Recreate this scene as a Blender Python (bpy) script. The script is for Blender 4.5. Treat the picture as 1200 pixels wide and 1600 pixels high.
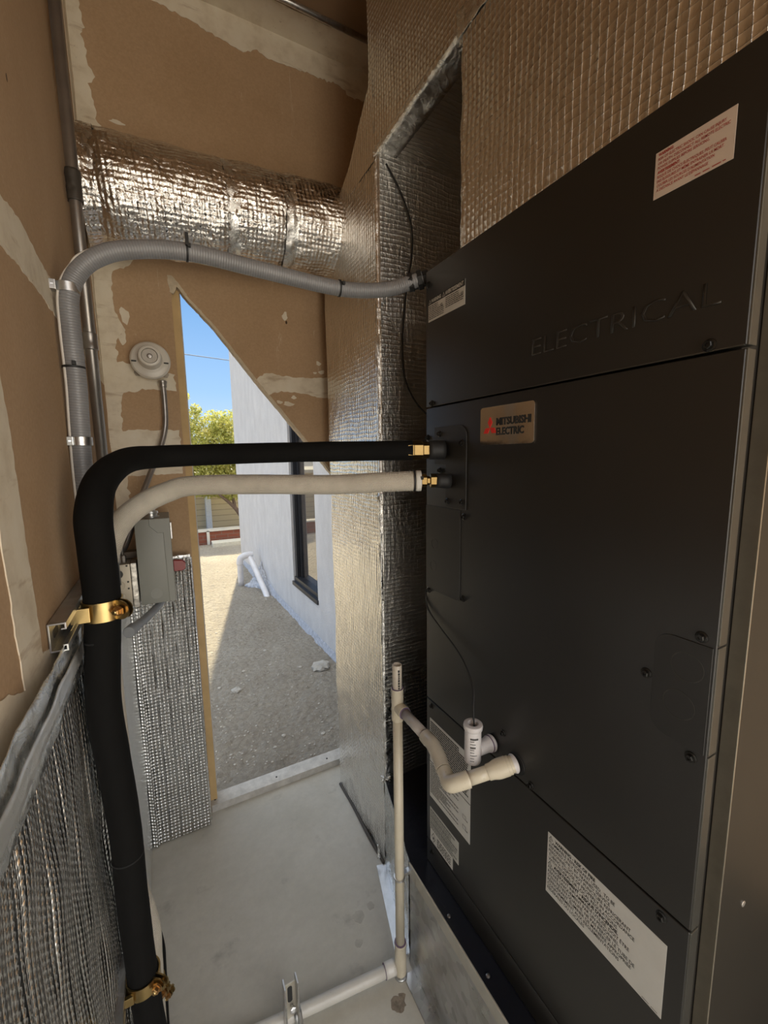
import bpy, bmesh, math, random
from mathutils import Vector, Matrix, noise
PI = math.pi
S = bpy.context.scene
C = S.collection
for o in list(bpy.data.objects): bpy.data.objects.remove(o)

# ------------------------------------------------------------------ camera
cam_d = bpy.data.cameras.new('camera'); cam = bpy.data.objects.new('camera', cam_d); C.objects.link(cam)
_p, _r, _y = math.radians(7.68), math.radians(-.887), math.radians(27.67)
_f = Vector((math.sin(_y)*math.cos(_p), math.cos(_y)*math.cos(_p), -math.sin(_p)))
_rt = Vector((math.cos(_y), -math.sin(_y), 0)); _u = _rt.cross(_f)
_R = _rt*math.cos(_r) + _u*math.sin(_r); _U = -_rt*math.sin(_r) + _u*math.cos(_r)
M = Matrix((_R, _U, -_f)).transposed().to_4x4(); M.translation = (0, 0, 1.4)
cam.matrix_world = M
cam_d.sensor_fit = 'VERTICAL'; cam_d.sensor_height = 24; cam_d.lens = 24*650/1600
cam_d.clip_start = .02; cam_d.clip_end = 200
S.camera = cam

# ------------------------------------------------------------------ light
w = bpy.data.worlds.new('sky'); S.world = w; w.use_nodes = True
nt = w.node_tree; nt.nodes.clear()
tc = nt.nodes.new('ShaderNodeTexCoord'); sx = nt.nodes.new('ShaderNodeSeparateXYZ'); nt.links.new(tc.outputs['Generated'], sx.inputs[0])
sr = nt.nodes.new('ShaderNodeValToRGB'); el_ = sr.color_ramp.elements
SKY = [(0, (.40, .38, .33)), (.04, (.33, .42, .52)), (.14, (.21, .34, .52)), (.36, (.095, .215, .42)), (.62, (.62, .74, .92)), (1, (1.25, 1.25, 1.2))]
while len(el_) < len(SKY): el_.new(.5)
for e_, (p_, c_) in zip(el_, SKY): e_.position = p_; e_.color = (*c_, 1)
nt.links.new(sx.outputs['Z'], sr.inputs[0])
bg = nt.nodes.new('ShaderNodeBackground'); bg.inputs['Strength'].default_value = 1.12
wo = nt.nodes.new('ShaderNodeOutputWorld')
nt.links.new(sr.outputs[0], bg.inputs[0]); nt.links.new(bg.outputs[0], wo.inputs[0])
sd = bpy.data.lights.new('sun', 'SUN'); sd.energy = 4.9; sd.color = (1, .89, .62); sd.angle = math.radians(.6)
sun = bpy.data.objects.new('sun', sd); C.objects.link(sun)
_el = math.radians(56)
_sv = Vector((.225, 1, 0)).normalized()*math.cos(_el) + Vector((0, 0, math.sin(_el)))
sun.rotation_euler = _sv.to_track_quat('Z', 'Y').to_euler(); sun.location = (2, 8, 9)
# added area light: stands in for daylight from an unseen doorway behind the camera
ad = bpy.data.lights.new('added_doorway_fill', 'AREA'); ad.shape = 'RECTANGLE'; ad.size = 1.35; ad.size_y = 2.3
ad.energy = 15; ad.color = (1, .91, .78)
al = bpy.data.objects.new('added_doorway_fill', ad); C.objects.link(al)
al.location = (.52, -1.15, 1.25); al.rotation_euler = (math.radians(90), 0, 0)
S.view_settings.view_transform = 'Standard'; S.view_settings.look = 'None'
S.view_settings.gamma = 1; S.view_settings.use_curve_mapping = False
S.view_settings.exposure = 0.85

# ------------------------------------------------------------------ helpers
def new_obj(name, me, mat=None, parent=None, kind=None):
    o = bpy.data.objects.new(name, me); C.objects.link(o)
    if mat is not None and hasattr(me, 'materials'): me.materials.append(mat)
    if parent is not None:
        o.parent = parent
    if kind: o['kind'] = kind
    return o
def root_loc(o):
    v = Vector((0, 0, 0))
    while o is not None: v += o.location; o = o.parent
    return v
def obj(name, bm, mat, parent=None, smooth=False, kind=None, autosmooth=None):
    """bm is in world coordinates; becomes ONE mesh object below parent"""
    if parent is not None:
        d = -root_loc(parent)
        bmesh.ops.translate(bm, vec=d, verts=bm.verts)
    bm.normal_update()
    me = bpy.data.meshes.new(name); bm.to_mesh(me); bm.free()
    if smooth or autosmooth:
        for p in me.polygons: p.use_smooth = True
        if autosmooth: me.set_sharp_from_angle(angle=math.radians(autosmooth))
    return new_obj(name, me, mat, parent, kind)
def tag(o, label=None, cat=None, group=None, kind=None):
    if label: o['label'] = label
    if cat: o['category'] = cat
    if group: o['group'] = group
    if kind: o['kind'] = kind
    return o
def thing(name, loc, label, cat, group=None):
    o = bpy.data.objects.new(name, None); C.objects.link(o); o.location = loc
    o.empty_display_size = .05
    return tag(o, label, cat, group)
def BM(): return bmesh.new()
def uvl(bm): return bm.loops.layers.uv.verify()
def box(bm, x0, x1, y0, y1, z0, z1, bev=0, seg=2):
    t = bmesh.new()
    bmesh.ops.create_cube(t, size=1)
    for v in t.verts:
        v.co = Vector(((x0+x1)/2+v.co.x*(x1-x0), (y0+y1)/2+v.co.y*(y1-y0), (z0+z1)/2+v.co.z*(z1-z0)))
    if bev: bmesh.ops.bevel(t, geom=t.edges[:], offset=bev, segments=seg, affect='EDGES', profile=.6)
    join(bm, t); return bm
def join(bm, t, mat=None):
    if mat is not None: bmesh.ops.transform(t, matrix=mat, verts=t.verts)
    me = bpy.data.meshes.new('tmp'); t.to_mesh(me); t.free(); bm.from_mesh(me); bpy.data.meshes.remove(me)
def prism(bm, pts, ax, a, b):
    """polygon pts (2D) extruded along axis ax from a to b. axes order: x:(y,z) y:(x,z) z:(x,y)"""
    def P(p, t):
        return {'x': (t, p[0], p[1]), 'y': (p[0], t, p[1]), 'z': (p[0], p[1], t)}[ax]
    t = bmesh.new()
    A = [t.verts.new(P(p, a)) for p in pts]; B = [t.verts.new(P(p, b)) for p in pts]
    n = len(pts)
    for i in range(n): t.faces.new((A[i], A[(i+1) % n], B[(i+1) % n], B[i]))
    for L in (A, B):
        es = [t.edges.get((L[i], L[(i+1) % n])) for i in range(n)]
        bmesh.ops.triangle_fill(t, use_beauty=True, use_dissolve=False, edges=es)
    bmesh.ops.recalc_face_normals(t, faces=t.faces[:])
    join(bm, t); return bm
def catmull(P, n=8):
    P = [Vector(p) for p in P]; out = []
    Q = [P[0]*2-P[1]] + P + [P[-1]*2-P[-2]]
    for i in range(1, len(Q)-2):
        a, b, c, d = Q[i-1:i+3]
        for k in range(n):
            t = k/n
            out.append(.5*((2*b)+(c-a)*t+(2*a-5*b+4*c-d)*t*t+(3*b-a-3*c+d)*t**3))
    out.append(P[-1]); return out
def tube(bm, path, r, seg=20, caps=True, sm=8, jitter=None):
    """r number or list (per control point); sm subdivisions per span (0 = polyline)"""
    n0 = len(path)
    P = catmull(path, sm) if sm else [Vector(p) for p in path]
    if isinstance(r, (int, float)): R = [r]*len(P)
    else:
        R = []
        for i in range(len(P)):
            t = i/(len(P)-1)*(n0-1); k = min(int(t), n0-2); R.append(r[k]+(r[k+1]-r[k])*(t-k))
    uv = uvl(bm)
    T = []
    for i in range(len(P)):
        a = P[max(i-1, 0)]; b = P[min(i+1, len(P)-1)]; T.append((b-a).normalized())
    up = Vector((0, 0, 1)) if abs(T[0].z) < .9 else Vector((0, 1, 0))
    nrm = (up-T[0]*up.dot(T[0])).normalized()
    rings = []; L = [0]
    for i, p in enumerate(P):
        if i: L.append(L[-1]+(P[i]-P[i-1]).length)
        nrm = (nrm-T[i]*nrm.dot(T[i])).normalized(); bn = T[i].cross(nrm)
        ring = []
        for k in range(seg):
            a = 2*PI*k/seg; rr = R[i]
            if jitter: rr *= 1+jitter(i, a, p)
            ring.append(bm.verts.new(p+(nrm*math.cos(a)+bn*math.sin(a))*rr))
        rings.append(ring)
    for i in range(len(P)-1):
        for k in range(seg):
            k2 = (k+1) % seg
            f = bm.faces.new((rings[i][k], rings[i][k2], rings[i+1][k2], rings[i+1][k]))
            f.smooth = True
            us = [(k/seg*2*PI*R[i], L[i]), ((k+1)/seg*2*PI*R[i], L[i]), ((k+1)/seg*2*PI*R[i], L[i+1]), (k/seg*2*PI*R[i], L[i+1])]
            for lp, u in zip(f.loops, us): lp[uv].uv = u
    if caps:
        bm.faces.new(rings[0][::-1]); bm.faces.new(rings[-1])
    return bm
def cyl(bm, a, b, r, seg=24, r2=None):
    return tube(bm, [a, b], [r, r if r2 is None else r2], seg=seg, sm=0)
def hollow(bm, a, b, ro, ri, depth, seg=28):
    """pipe end: outer tube a->b, open at b with bore"""
    a = Vector(a); b = Vector(b); d = (b-a).normalized()
    up = Vector((0, 0, 1)) if abs(d.z) < .9 else Vector((0, 1, 0))
    n = (up-d*up.dot(d)).normalized(); q = d.cross(n)
    prof = [(a, ro), (b-d*.001, ro), (b, ro-.001), (b, ri+.0005), (b-d*.0008, ri), (b-d*depth, ri)]
    rings = [[bm.verts.new(c+(n*math.cos(2*PI*k/seg)+q*math.sin(2*PI*k/seg))*r) for k in range(seg)] for c, r in prof]
    for i in range(len(rings)-1):
        for k in range(seg):
            f = bm.faces.new((rings[i][k], rings[i][(k+1) % seg], rings[i+1][(k+1) % seg], rings[i+1][k])); f.smooth = True
    bm.faces.new(rings[0][::-1]); bm.faces.new(rings[-1])
    return bm
def lathe(bm, c, ax, prof, seg=28):
    """prof: (distance along axis, radius)"""
    c = Vector(c); d = Vector(ax).normalized()
    up = Vector((0, 0, 1)) if abs(d.z) < .9 else Vector((0, 1, 0))
    n = (up-d*up.dot(d)).normalized(); q = d.cross(n)
    rings = [[bm.verts.new(c+d*t+(n*math.cos(2*PI*k/seg)+q*math.sin(2*PI*k/seg))*r) for k in range(seg)] for t, r in prof]
    for i in range(len(rings)-1):
        for k in range(seg):
            bm.faces.new((rings[i][k], rings[i][(k+1) % seg], rings[i+1][(k+1) % seg], rings[i+1][k]))
    bm.faces.new(rings[0][::-1]); bm.faces.new(rings[-1])
    bmesh.ops.recalc_face_normals(bm, faces=bm.faces[:])
    return bm
def fbm(p, s=1, o=4):
    return noise.fractal(Vector(p)*s, 1, 2, o)
def jag(pts, amp=.004, sub=6, closed=True, seed=0):
    """roughen a 2D outline"""
    out = []; n = len(pts)
    for i in range(n if closed else n-1):
        a = Vector(pts[i]); b = Vector(pts[(i+1) % n]); d = b-a; L = d.length
        if L < 1e-6: continue
        m = max(1, min(24, int(L/.008))); q = Vector((-d.y, d.x))/L
        for k in range(m):
            t = k/m; p = a+d*t
            w_ = math.sin(PI*t)**.5 if m > 1 and k else 0
            out.append(p+q*amp*w_*(fbm((p.x*60+seed, p.y*60, seed), 1, 3)*1.6))
    if not closed: out.append(Vector(pts[-1]))
    return [(p.x, p.y) for p in out]
def grid(bm, fn, nu, nv, uvs=None):
    V = [[bm.verts.new(fn(i/nu, j/nv)) for j in range(nv+1)] for i in range(nu+1)]
    uv = uvl(bm)
    for i in range(nu):
        for j in range(nv):
            f = bm.faces.new((V[i][j], V[i+1][j], V[i+1][j+1], V[i][j+1])); f.smooth = True
            if uvs:
                for lp, (a, b) in zip(f.loops, ((i, j), (i+1, j), (i+1, j+1), (i, j+1))): lp[uv].uv = uvs(a/nu, b/nv)
    return V

# text: built-in font turned into meshes
def text_bm(s, width=None, height=None, extrude=.0003, bold=0, bevel=0):
    cu = bpy.data.curves.new('t', 'FONT'); cu.body = s; cu.size = 1; cu.extrude = 0; cu.offset = bold; cu.resolution_u = 2
    o = bpy.data.objects.new('t', cu); C.objects.link(o)
    dg = bpy.context.evaluated_depsgraph_get(); dg.update()
    me = bpy.data.meshes.new_from_object(o.evaluated_get(dg))
    bm = bmesh.new(); bm.from_mesh(me)
    bpy.data.objects.remove(o); bpy.data.curves.remove(cu); bpy.data.meshes.remove(me)
    return bm
def put_text(bm, s, org, right, up, h, wid=None, asp=1.0, bold=0, lift=.0004, capref=True):
    """writes one line with its lower left at org; letter height h (caps); wid = exact total width or asp"""
    t = text_bm(s, bold=bold)
    if not t.verts: t.free(); return 0
    xs = [v.co.x for v in t.verts]; x0, x1 = min(xs), max(xs)
    sy = h/.72; sx = (wid/(x1-x0)) if wid else sy*asp
    right = Vector(right); up = Vector(up); nrm = right.cross(up)
    for v in t.verts:
        v.co = Vector(org)+right*((v.co.x-x0)*sx)+up*(v.co.y*sy)+nrm*lift
    join(bm, t); return (x1-x0)*sx

# ------------------------------------------------------------------ materials
class NT:
    def __init__(s, name):
        s.m = bpy.data.materials.new(name); s.m.use_nodes = True; s.t = s.m.node_tree
        s.b = s.t.nodes['Principled BSDF']; s.coord = None
    def n(s, typ, **kw):
        nd = s.t.nodes.new(typ)
        for k, v in kw.items():
            if k.startswith('i_'): nd.inputs[k[2:].replace('_', ' ')].default_value = v
            else: setattr(nd, k, v)
        return nd
    def l(s, a, b): s.t.links.new(a, b)
    def co(s, which='Object', scale=(1, 1, 1), rot=(0, 0, 0)):
        if not s.coord: s.coord = s.n('ShaderNodeTexCoord')
        mp = s.n('ShaderNodeMapping'); mp.inputs['Scale'].default_value = scale; mp.inputs['Rotation'].default_value = rot
        s.l(s.coord.outputs[which], mp.inputs[0]); return mp.outputs[0]
    def noise(s, scale=10, detail=4, rough=.5, vec=None, dist=0):
        nd = s.n('ShaderNodeTexNoise'); nd.inputs['Scale'].default_value = scale; nd.inputs['Detail'].default_value = detail
        nd.inputs['Roughness'].default_value = rough; nd.inputs['Distortion'].default_value = dist
        s.l(vec if vec is not None else s.co(), nd.inputs['Vector']); return nd.outputs['Fac']
    def ramp(s, fac, stops):
        nd = s.n('ShaderNodeValToRGB'); e = nd.color_ramp.elements
        while len(e) < len(stops): e.new(.5)
        for el, (p, c) in zip(e, stops):
            el.position = p; el.color = (c[0], c[1], c[2], 1) if hasattr(c, '__len__') else (c, c, c, 1)
        s.l(fac, nd.inputs[0]); return nd.outputs[0]
    def mix(s, f, a, b, mode='MIX'):
        nd = s.n('ShaderNodeMix', data_type='RGBA', blend_type=mode)
        for i, v in ((0, f), (6, a), (7, b)):
            if hasattr(v, 'is_linked') or hasattr(v, 'links'): s.l(v, nd.inputs[i])
            elif i == 0: nd.inputs[0].default_value = v
            else: nd.inputs[i].default_value = (*v, 1)
        return nd.outputs[2]
    def math(s, op, a, b=0, c=None):
        nd = s.n('ShaderNodeMath', operation=op)
        for i, v in enumerate((a, b) if c is None else (a, b, c)):
            if hasattr(v, 'links'): s.l(v, nd.inputs[i])
            else: nd.inputs[i].default_value = v
        return nd.outputs[0]
    def bump(s, h, strength=.3, dist=.002, nrm=None):
        nd = s.n('ShaderNodeBump'); nd.inputs['Strength'].default_value = strength; nd.inputs['Distance'].default_value = dist
        s.l(h, nd.inputs['Height'])
        if nrm is not None: s.l(nrm, nd.inputs['Normal'])
        return nd.outputs[0]
    def out(s, col=None, rough=None, metal=None, nrm=None, spec=None, coat=None):
        b = s.b
        for k, v in (('Base Color', col), ('Roughness', rough), ('Metallic', metal), ('Normal', nrm), ('Specular IOR Level', spec), ('Coat Weight', coat)):
            if v is None: continue
            if hasattr(v, 'links'): s.l(v, b.inputs[k])
            elif k == 'Base Color': b.inputs[k].default_value = (*v, 1)
            else: b.inputs[k].default_value = v
        return s.m
def flat(name, col, rough=.5, metal=0, var=.12, scale=30, bump=.0, bscale=200, bdist=.0005, spec=None):
    g = NT(name)
    n = g.noise(scale, 5, .6)
    c = g.ramp(n, [(.25, tuple(x*(1-var) for x in col)), (.75, tuple(min(1, x*(1+var)) for x in col))])
    nr = g.bump(g.noise(bscale, 3), bump, bdist) if bump else None
    return g.out(c, rough, metal, nr, spec)

def m_drywall():
    g = NT('drywall_paper')
    big = g.noise(3.2, 6, .6); fine = g.noise(160, 3, .6)
    c = g.ramp(big, [(.3, (.43, .285, .16)), (.7, (.51, .35, .212))])
    c = g.mix(.12, c, g.ramp(fine, [(.3, (.2, .12, .06)), (.7, (.7, .5, .33))]))
    # dark nicks and thin scratches
    sp = g.n('ShaderNodeTexVoronoi', feature='F1'); sp.inputs['Scale'].default_value = 9
    g.l(g.co('Object', (1, 1, .6)), sp.inputs['Vector'])
    spot = g.math('LESS_THAN', sp.outputs['Distance'], .035)
    sp2 = g.noise(6, 2, .5); spot = g.math('MULTIPLY', spot, g.math('GREATER_THAN', sp2, .52))
    c = g.mix(spot, c, (.06, .035, .02))
    sc = g.noise(5, 3, .45, g.co('Object', (6, 6, .9), (.5, .35, .4)), 1.2)
    line = g.math('MULTIPLY', g.math('GREATER_THAN', sc, .702), g.math('LESS_THAN', sc, .709))
    c = g.mix(g.math('MULTIPLY', line, .55), c, (.62, .5, .36))
    return g.out(c, .82, 0, g.bump(fine, .1, .0008), .3)
def m_compound():
    g = NT('joint_compound')
    n = g.noise(14, 7, .62); s = g.noise(9, 4, .6, g.co('Object', (1, 1, 5)))
    c = g.ramp(n, [(.28, (.62, .53, .40)), (.5, (.76, .68, .54)), (.8, (.82, .76, .64))])
    c = g.mix(g.ramp(s, [(.6, 0), (.72, .5)]), c, (.40, .28, .17))
    d = g.noise(70, 3, .7); c = g.mix(g.ramp(d, [(.7, 0), (.76, .7)]), c, (.2, .12, .06))
    return g.out(c, .85, 0, g.bump(n, .35, .002), .25)
def m_foil(name='scrim_foil', axis='yz', vw=1.0, cw=.5, dens=1.0, rough=.2, col=(.86, .84, .80), wr=.45, lines=1.0, bd=.0026):
    """foil facing over fibreglass: vertical reinforcing threads, weak cross threads, creases"""
    g = NT(name)
    if not g.coord: g.coord = g.n('ShaderNodeTexCoord')
    sep = g.n('ShaderNodeSeparateXYZ'); g.l(g.coord.outputs['Object'], sep.inputs[0])
    h = sep.outputs['Y'] if axis == 'yz' else sep.outputs['X']
    z = sep.outputs['Z']
    wob = g.noise(7, 3, .5)
    hh = g.math('ADD', h, g.math('MULTIPLY', wob, .012))
    zz = g.math('ADD', z, g.math('MULTIPLY', g.noise(9, 3, .5), .02))
    def thread(v, per, sharp):
        s_ = g.math('SINE', g.math('MULTIPLY', v, 2*PI/per))
        return g.math('POWER', g.math('ABSOLUTE', s_), sharp)
    vert = g.math('SUBTRACT', 1, thread(hh, .026*dens, .35))
    cross = g.math('SUBTRACT', 1, thread(zz, .026*dens, .35))
    cmp_ = g.co('Object', (1, 3, 1) if axis == 'yz' else (3, 1, 1))
    wr1 = g.noise(22, 6, .62, cmp_, .8)
    wr2 = g.noise(95, 4, .6, cmp_, .4)
    br = g.noise(2.2, 3, .5)
    hsum = g.math('ADD', g.math('MULTIPLY', vert, lines*vw), g.math('MULTIPLY', cross, lines*cw))
    hsum = g.math('MULTIPLY', hsum, g.math('ADD', g.math('MULTIPLY', wr1, 1.3), .1))
    hsum = g.math('ADD', hsum, g.math('MULTIPLY', wr1, wr))
    hsum = g.math('ADD', hsum, g.math('MULTIPLY', wr2, wr*.45))
    nr = g.bump(hsum, .75, bd)
    rr = g.ramp(br, [(.3, rough*.8), (.7, rough*1.5)])
    return g.out(col, rr, 1.0, nr)
def m_bubble(name='bubble_foil', axis='yz', rough=.13, cell=.0105, amp=1.0):
    g = NT(name)
    g.coord = g.n('ShaderNodeTexCoord')
    sep = g.n('ShaderNodeSeparateXYZ'); g.l(g.coord.outputs['Object'], sep.inputs[0])
    h = sep.outputs['Y'] if axis == 'yz' else sep.outputs['X']; z = sep.outputs['Z']
    wob = g.noise(5, 3, .5); wz = g.noise(11, 3, .55)
    hh = g.math('ADD', h, g.math('MULTIPLY', wob, .006)); zz = g.math('ADD', z, g.math('MULTIPLY', wz, .012))
    a = g.math('MULTIPLY', hh, PI/cell); b = g.math('MULTIPLY', zz, PI/cell)
    bub = g.math('MULTIPLY', g.math('SINE', g.math('ADD', a, b)), g.math('SINE', g.math('SUBTRACT', a, b)))
    rows = g.math('ABSOLUTE', g.math('SINE', g.math('MULTIPLY', hh, PI/(cell*1.0))))
    cr = g.noise(42, 5, .65, g.co('Object', (1, 1, 1)), .5)
    hs = g.math('ADD', g.math('MULTIPLY', bub, .55*amp), g.math('MULTIPLY', g.math('POWER', rows, .5), .8*amp))
    hs = g.math('ADD', hs, g.math('MULTIPLY', cr, 1.3*amp))
    fold = g.math('POWER', g.math('ABSOLUTE', g.math('SINE', g.math('MULTIPLY', hh, PI/.038))), .25)
    hs = g.math('ADD', hs, g.math('MULTIPLY', fold, 2.2*amp))
    nr = g.bump(hs, .8, .0042)
    return g.out((.83, .83, .82), rough, 1.0, nr)
def m_tape(name='foil_tape', rough=.24, amp=.6, col=(.84, .84, .82)):
    g = NT(name)
    n = g.noise(30, 6, .65, None, 1.0); n2 = g.noise(260, 2, .5)
    hs = g.math('ADD', n, g.math('MULTIPLY', n2, .12))
    return g.out(col, g.ramp(n, [(.3, rough*.7), (.7, rough*1.5)]), 1.0, g.bump(hs, amp, .006))
def m_galv(name='galvanized_steel', col=(.56, .57, .56), rough=.32):
    g = NT(name)
    v = g.n('ShaderNodeTexVoronoi'); v.inputs['Scale'].default_value = 55; g.l(g.co(), v.inputs['Vector'])
    n = g.noise(4, 5, .6)
    c = g.mix(.25, tuple(col), v.outputs['Color']); hs = g.n('ShaderNodeHueSaturation'); hs.inputs['Saturation'].default_value = .08
    g.l(c, hs.inputs['Color'])
    return g.out(hs.outputs[0], g.ramp(n, [(.3, rough*.75), (.7, rough*1.35)]), .95, g.bump(g.noise(6, 3), .12, .004))
def m_black():
    g = NT('black_coated_steel')
    n = g.noise(420, 2, .5); b = g.noise(3, 4, .5)
    c = g.ramp(b, [(.3, (.0105, .0092, .0075)), (.7, (.014, .0125, .0105))])
    return g.out(c, g.ramp(b, [(.3, .36), (.7, .45)]), 0, g.bump(n, .06, .0003), .62)
def m_rib(name, col, per, amp=.6, rough=.5, dist=.0015, weave=False, metal=0, spec=.5):
    g = NT(name); g.coord = g.n('ShaderNodeTexCoord')
    sep = g.n('ShaderNodeSeparateXYZ'); g.l(g.coord.outputs['UV'], sep.inputs[0])
    s = g.math('ABSOLUTE', g.math('SINE', g.math('MULTIPLY', sep.outputs['Y'], PI/per)))
    if weave:
        s2 = g.math('ABSOLUTE', g.math('SINE', g.math('MULTIPLY', sep.outputs['X'], PI/per)))
        s = g.math('MULTIPLY', s, s2)
    n = g.noise(25, 5, .6)
    c = g.ramp(n, [(.3, tuple(x*.88 for x in col)), (.7, tuple(min(1, x*1.08) for x in col))])
    c = g.mix(g.math('MULTIPLY', g.math('SUBTRACT', 1, s), .35), c, tuple(x*.55 for x in col))
    return g.out(c, rough, metal, g.bump(s, amp, dist), spec)
def m_concrete():
    g = NT('concrete_slab')
    a = g.noise(2.6, 8, .62, None, .4); b = g.noise(40, 5, .7); st = g.noise(7, 5, .6)
    c = g.ramp(a, [(.25, (.46, .435, .36)), (.5, (.56, .535, .465)), (.75, (.64, .615, .55))])
    c = g.mix(g.ramp(b, [(.3, .0), (.8, .25)]), c, (.28, .265, .235))
    c = g.mix(g.ramp(st, [(.60, 0), (.74, .55)]), c, (.2, .185, .16))
    return g.out(c, g.ramp(a, [(.3, .42), (.7, .62)]), 0, g.bump(g.noise(22, 6, .65), .25, .003), .45)
def m_dirt():
    g = NT('dry_gravel_soil')
    a = g.noise(1.8, 8, .65); b = g.noise(34, 6, .75); v = g.n('ShaderNodeTexVoronoi'); v.inputs['Scale'].default_value = 28; g.l(g.co(), v.inputs['Vector'])
    c = g.ramp(a, [(.3, (.42, .365, .29)), (.7, (.56, .50, .41))])
    c = g.mix(g.ramp(b, [(.35, .0), (.7, .6)]), c, (.24, .2, .155))
    c = g.mix(g.ramp(g.noise(120, 3, .7), [(.62, 0), (.72, .7)]), c, (.62, .58, .5))
    return g.out(c, .95, 0, g.bump(g.math('ADD', b, g.math('MULTIPLY', v.outputs['Distance'], -.6)), 1.0, .035), .2)
def m_stucco():
    g = NT('grey_stucco')
    n = g.noise(9, 8, .68, g.co('Object', (1, 1, .45))); f = g.noise(120, 5, .7)
    c = g.ramp(n, [(.3, (.56, .54, .53)), (.7, (.68, .66, .645))])
    c = g.mix(g.ramp(f, [(.45, 0), (.75, .35)]), c, (.37, .37, .39))
    return g.out(c, .9, 0, g.bump(f, .5, .006), .25)
def m_pvc(name='pvc_plastic', col=(.68, .61, .47), rough=.22):
    g = NT(name)
    n = g.noise(9, 5, .6); d = g.noise(160, 3, .7)
    c = g.ramp(n, [(.3, tuple(x*.9 for x in col)), (.7, tuple(min(1, x*1.06) for x in col))])
    c = g.mix(g.ramp(d, [(.66, 0), (.74, .6)]), c, (.25, .18, .1))
    return g.out(c, rough, 0, None, .5)
DRY = m_drywall(); MUD = m_compound()
DRYC = flat('gypsum_core_edge', (.60, .50, .36), .85, 0, .15, 60, .5, 120, .003)
FOILY = m_foil('scrim_foil_side', 'yz', rough=.16, bd=.003); FOILX = m_foil('scrim_foil_front', 'xz', .25, 1.0, rough=.30, wr=.85, lines=.9, bd=.0028)
BUBY = m_bubble('bubble_foil_left', 'yz'); BUBX = m_bubble('bubble_foil_far', 'xz', .13, .0125, 1.25)
TAPE = m_tape(); TAPEW = m_tape('embossed_foil_tape', .34, .35, (.9, .89, .86))
GALV = m_galv(); GALVD = m_galv('dull_galvanized_steel', (.42, .41, .38), .4)
BLK = m_black()
BLKE = flat('black_painted_edge', (.10, .098, .085), .3, .6, .1)
DARKSHEET = flat('black_plastic_sheet', (.012, .013, .018), .22, 0, .3, 8, .5, 14, .004, .6)
SIDE = flat('grey_coated_side_panel', (.034, .030, .023), .38, .2, .12, 3, .05, 300, .0003)
RUB = flat('black_foam_rubber', (.0045, .0043, .004), .85, 0, .2, 40, .35, 180, .0006, .18)
RUBM = flat('black_rubber', (.013, .013, .013), .6, 0, .2, 40, .2, 160, .0006)
BRASS = flat('yellow_chromate_brass', (.45, .33, .145), .3, 1, .18, 25, .2, 40, .001)
BRASSF = flat('forged_brass', (.27, .185, .075), .33, 1, .12, 30, .15, 60, .0006)
CONC = m_concrete(); DIRT = m_dirt(); STUC = m_stucco()
PVC = m_pvc(); PVCW = m_pvc('white_pvc_plastic', (.70, .67, .66), .3)
PVCRIM = flat('purple_primer_rim', (.16, .11, .17), .5, 0, .2)
WRAP = m_rib('white_mesh_wrap', (.72, .66, .55), .0026, .9, .6, .0012, True)
FLEX = m_rib('grey_ribbed_conduit', (.23, .23, .235), .0048, .3, .36, .0012)
EMT = flat('grey_conduit_steel', (.34, .32, .30), .34, .85, .15, 20)
BOXG = flat('grey_enamel', (.235, .235, .205), .42, 0, .06, 6)
RED = flat('red_plastic', (.22, .010, .012), .35)
WHITE = flat('white_porcelain', (.66, .62, .55), .25, 0, .05, 10, 0)
LABW = flat('white_label_paper', (.60, .585, .54), .55, 0, .04)
LABP = flat('pinkish_label_paper', (.66, .55, .46), .5, 0, .04)
INK = flat('black_ink', (.03, .03, .028), .6); INKR = flat('red_ink', (.42, .05, .04), .6)
INKG = flat('grey_ink', (.17, .17, .16), .6)
CHROME = flat('mirror_plate', (.86, .80, .72), .11, 1, .03, 12, .3, 16, .002)
WOOD = flat('stud_wood', (.60, .42, .20), .7, 0, .14, 12, .3, 60, .001)
ALU = flat('weathered_aluminium', (.58, .56, .52), .55, .35, .22, 30, .5, 70, .002)
BROWNC = flat('brown_paper_ceiling', (.30, .19, .105), .85, 0, .15, 4)

def line_bars(bm, y0, y1, z, h, x, dens=.85, rnd=None, gap=.0022):
    """one line of illegible small print as short bars on the plane x, facing -x, running towards -y"""
    rnd = rnd or random
    y = y0
    while y > y1:
        L = rnd.uniform(.35, 1.0)*.011
        L = min(L, y-y1)
        if L < .001: break
        vs = [bm.verts.new(p) for p in ((x, y, z), (x, y-L, z), (x, y-L, z+h), (x, y, z+h))]
        bm.faces.new(vs[::-1]); y -= L+gap*rnd.uniform(.6, 1.3)

# ================================================================== SETTING
def struct(name, bm, mat, parent=None, **kw):
    return obj(name, bm, mat, parent, kind='structure' if parent is None else None, **kw)
YF, XL, XR, ZC, YB = 1.64, -.15, 1.25, 2.87, -1.2
b = BM(); box(b, -.35, 1.45, -3.0, 1.655, -.14, 0); floor_o = struct('floor', b, CONC)
b = BM(); box(b, XL-.14, XL, YB, YF+.12, 0, ZC+.15); wall_l = struct('wall_left', b, DRY)
# far wall with the door-like cutout that has a slanting top edge
cut = [(.066, 0), (.066, .3), (.067, 1.2), (.066, 1.93), (.071, 2.0), (.082, 1.995)]
sl = jag([(.082, 1.995), (.12, 1.945), (.20, 1.862), (.35, 1.668), (.50, 1.487), (.625, 1.332), (.66, 1.29)], .0016, closed=False, seed=3)
out = [(XL, 0)] + cut[:-1] + sl + [(.66, 0), (XR, 0), (XR, ZC), (XL, ZC)]
b = BM(); prism(b, out, 'y', YF, YF+.026); wall_f = struct('wall_far', b, DRY)
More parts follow.
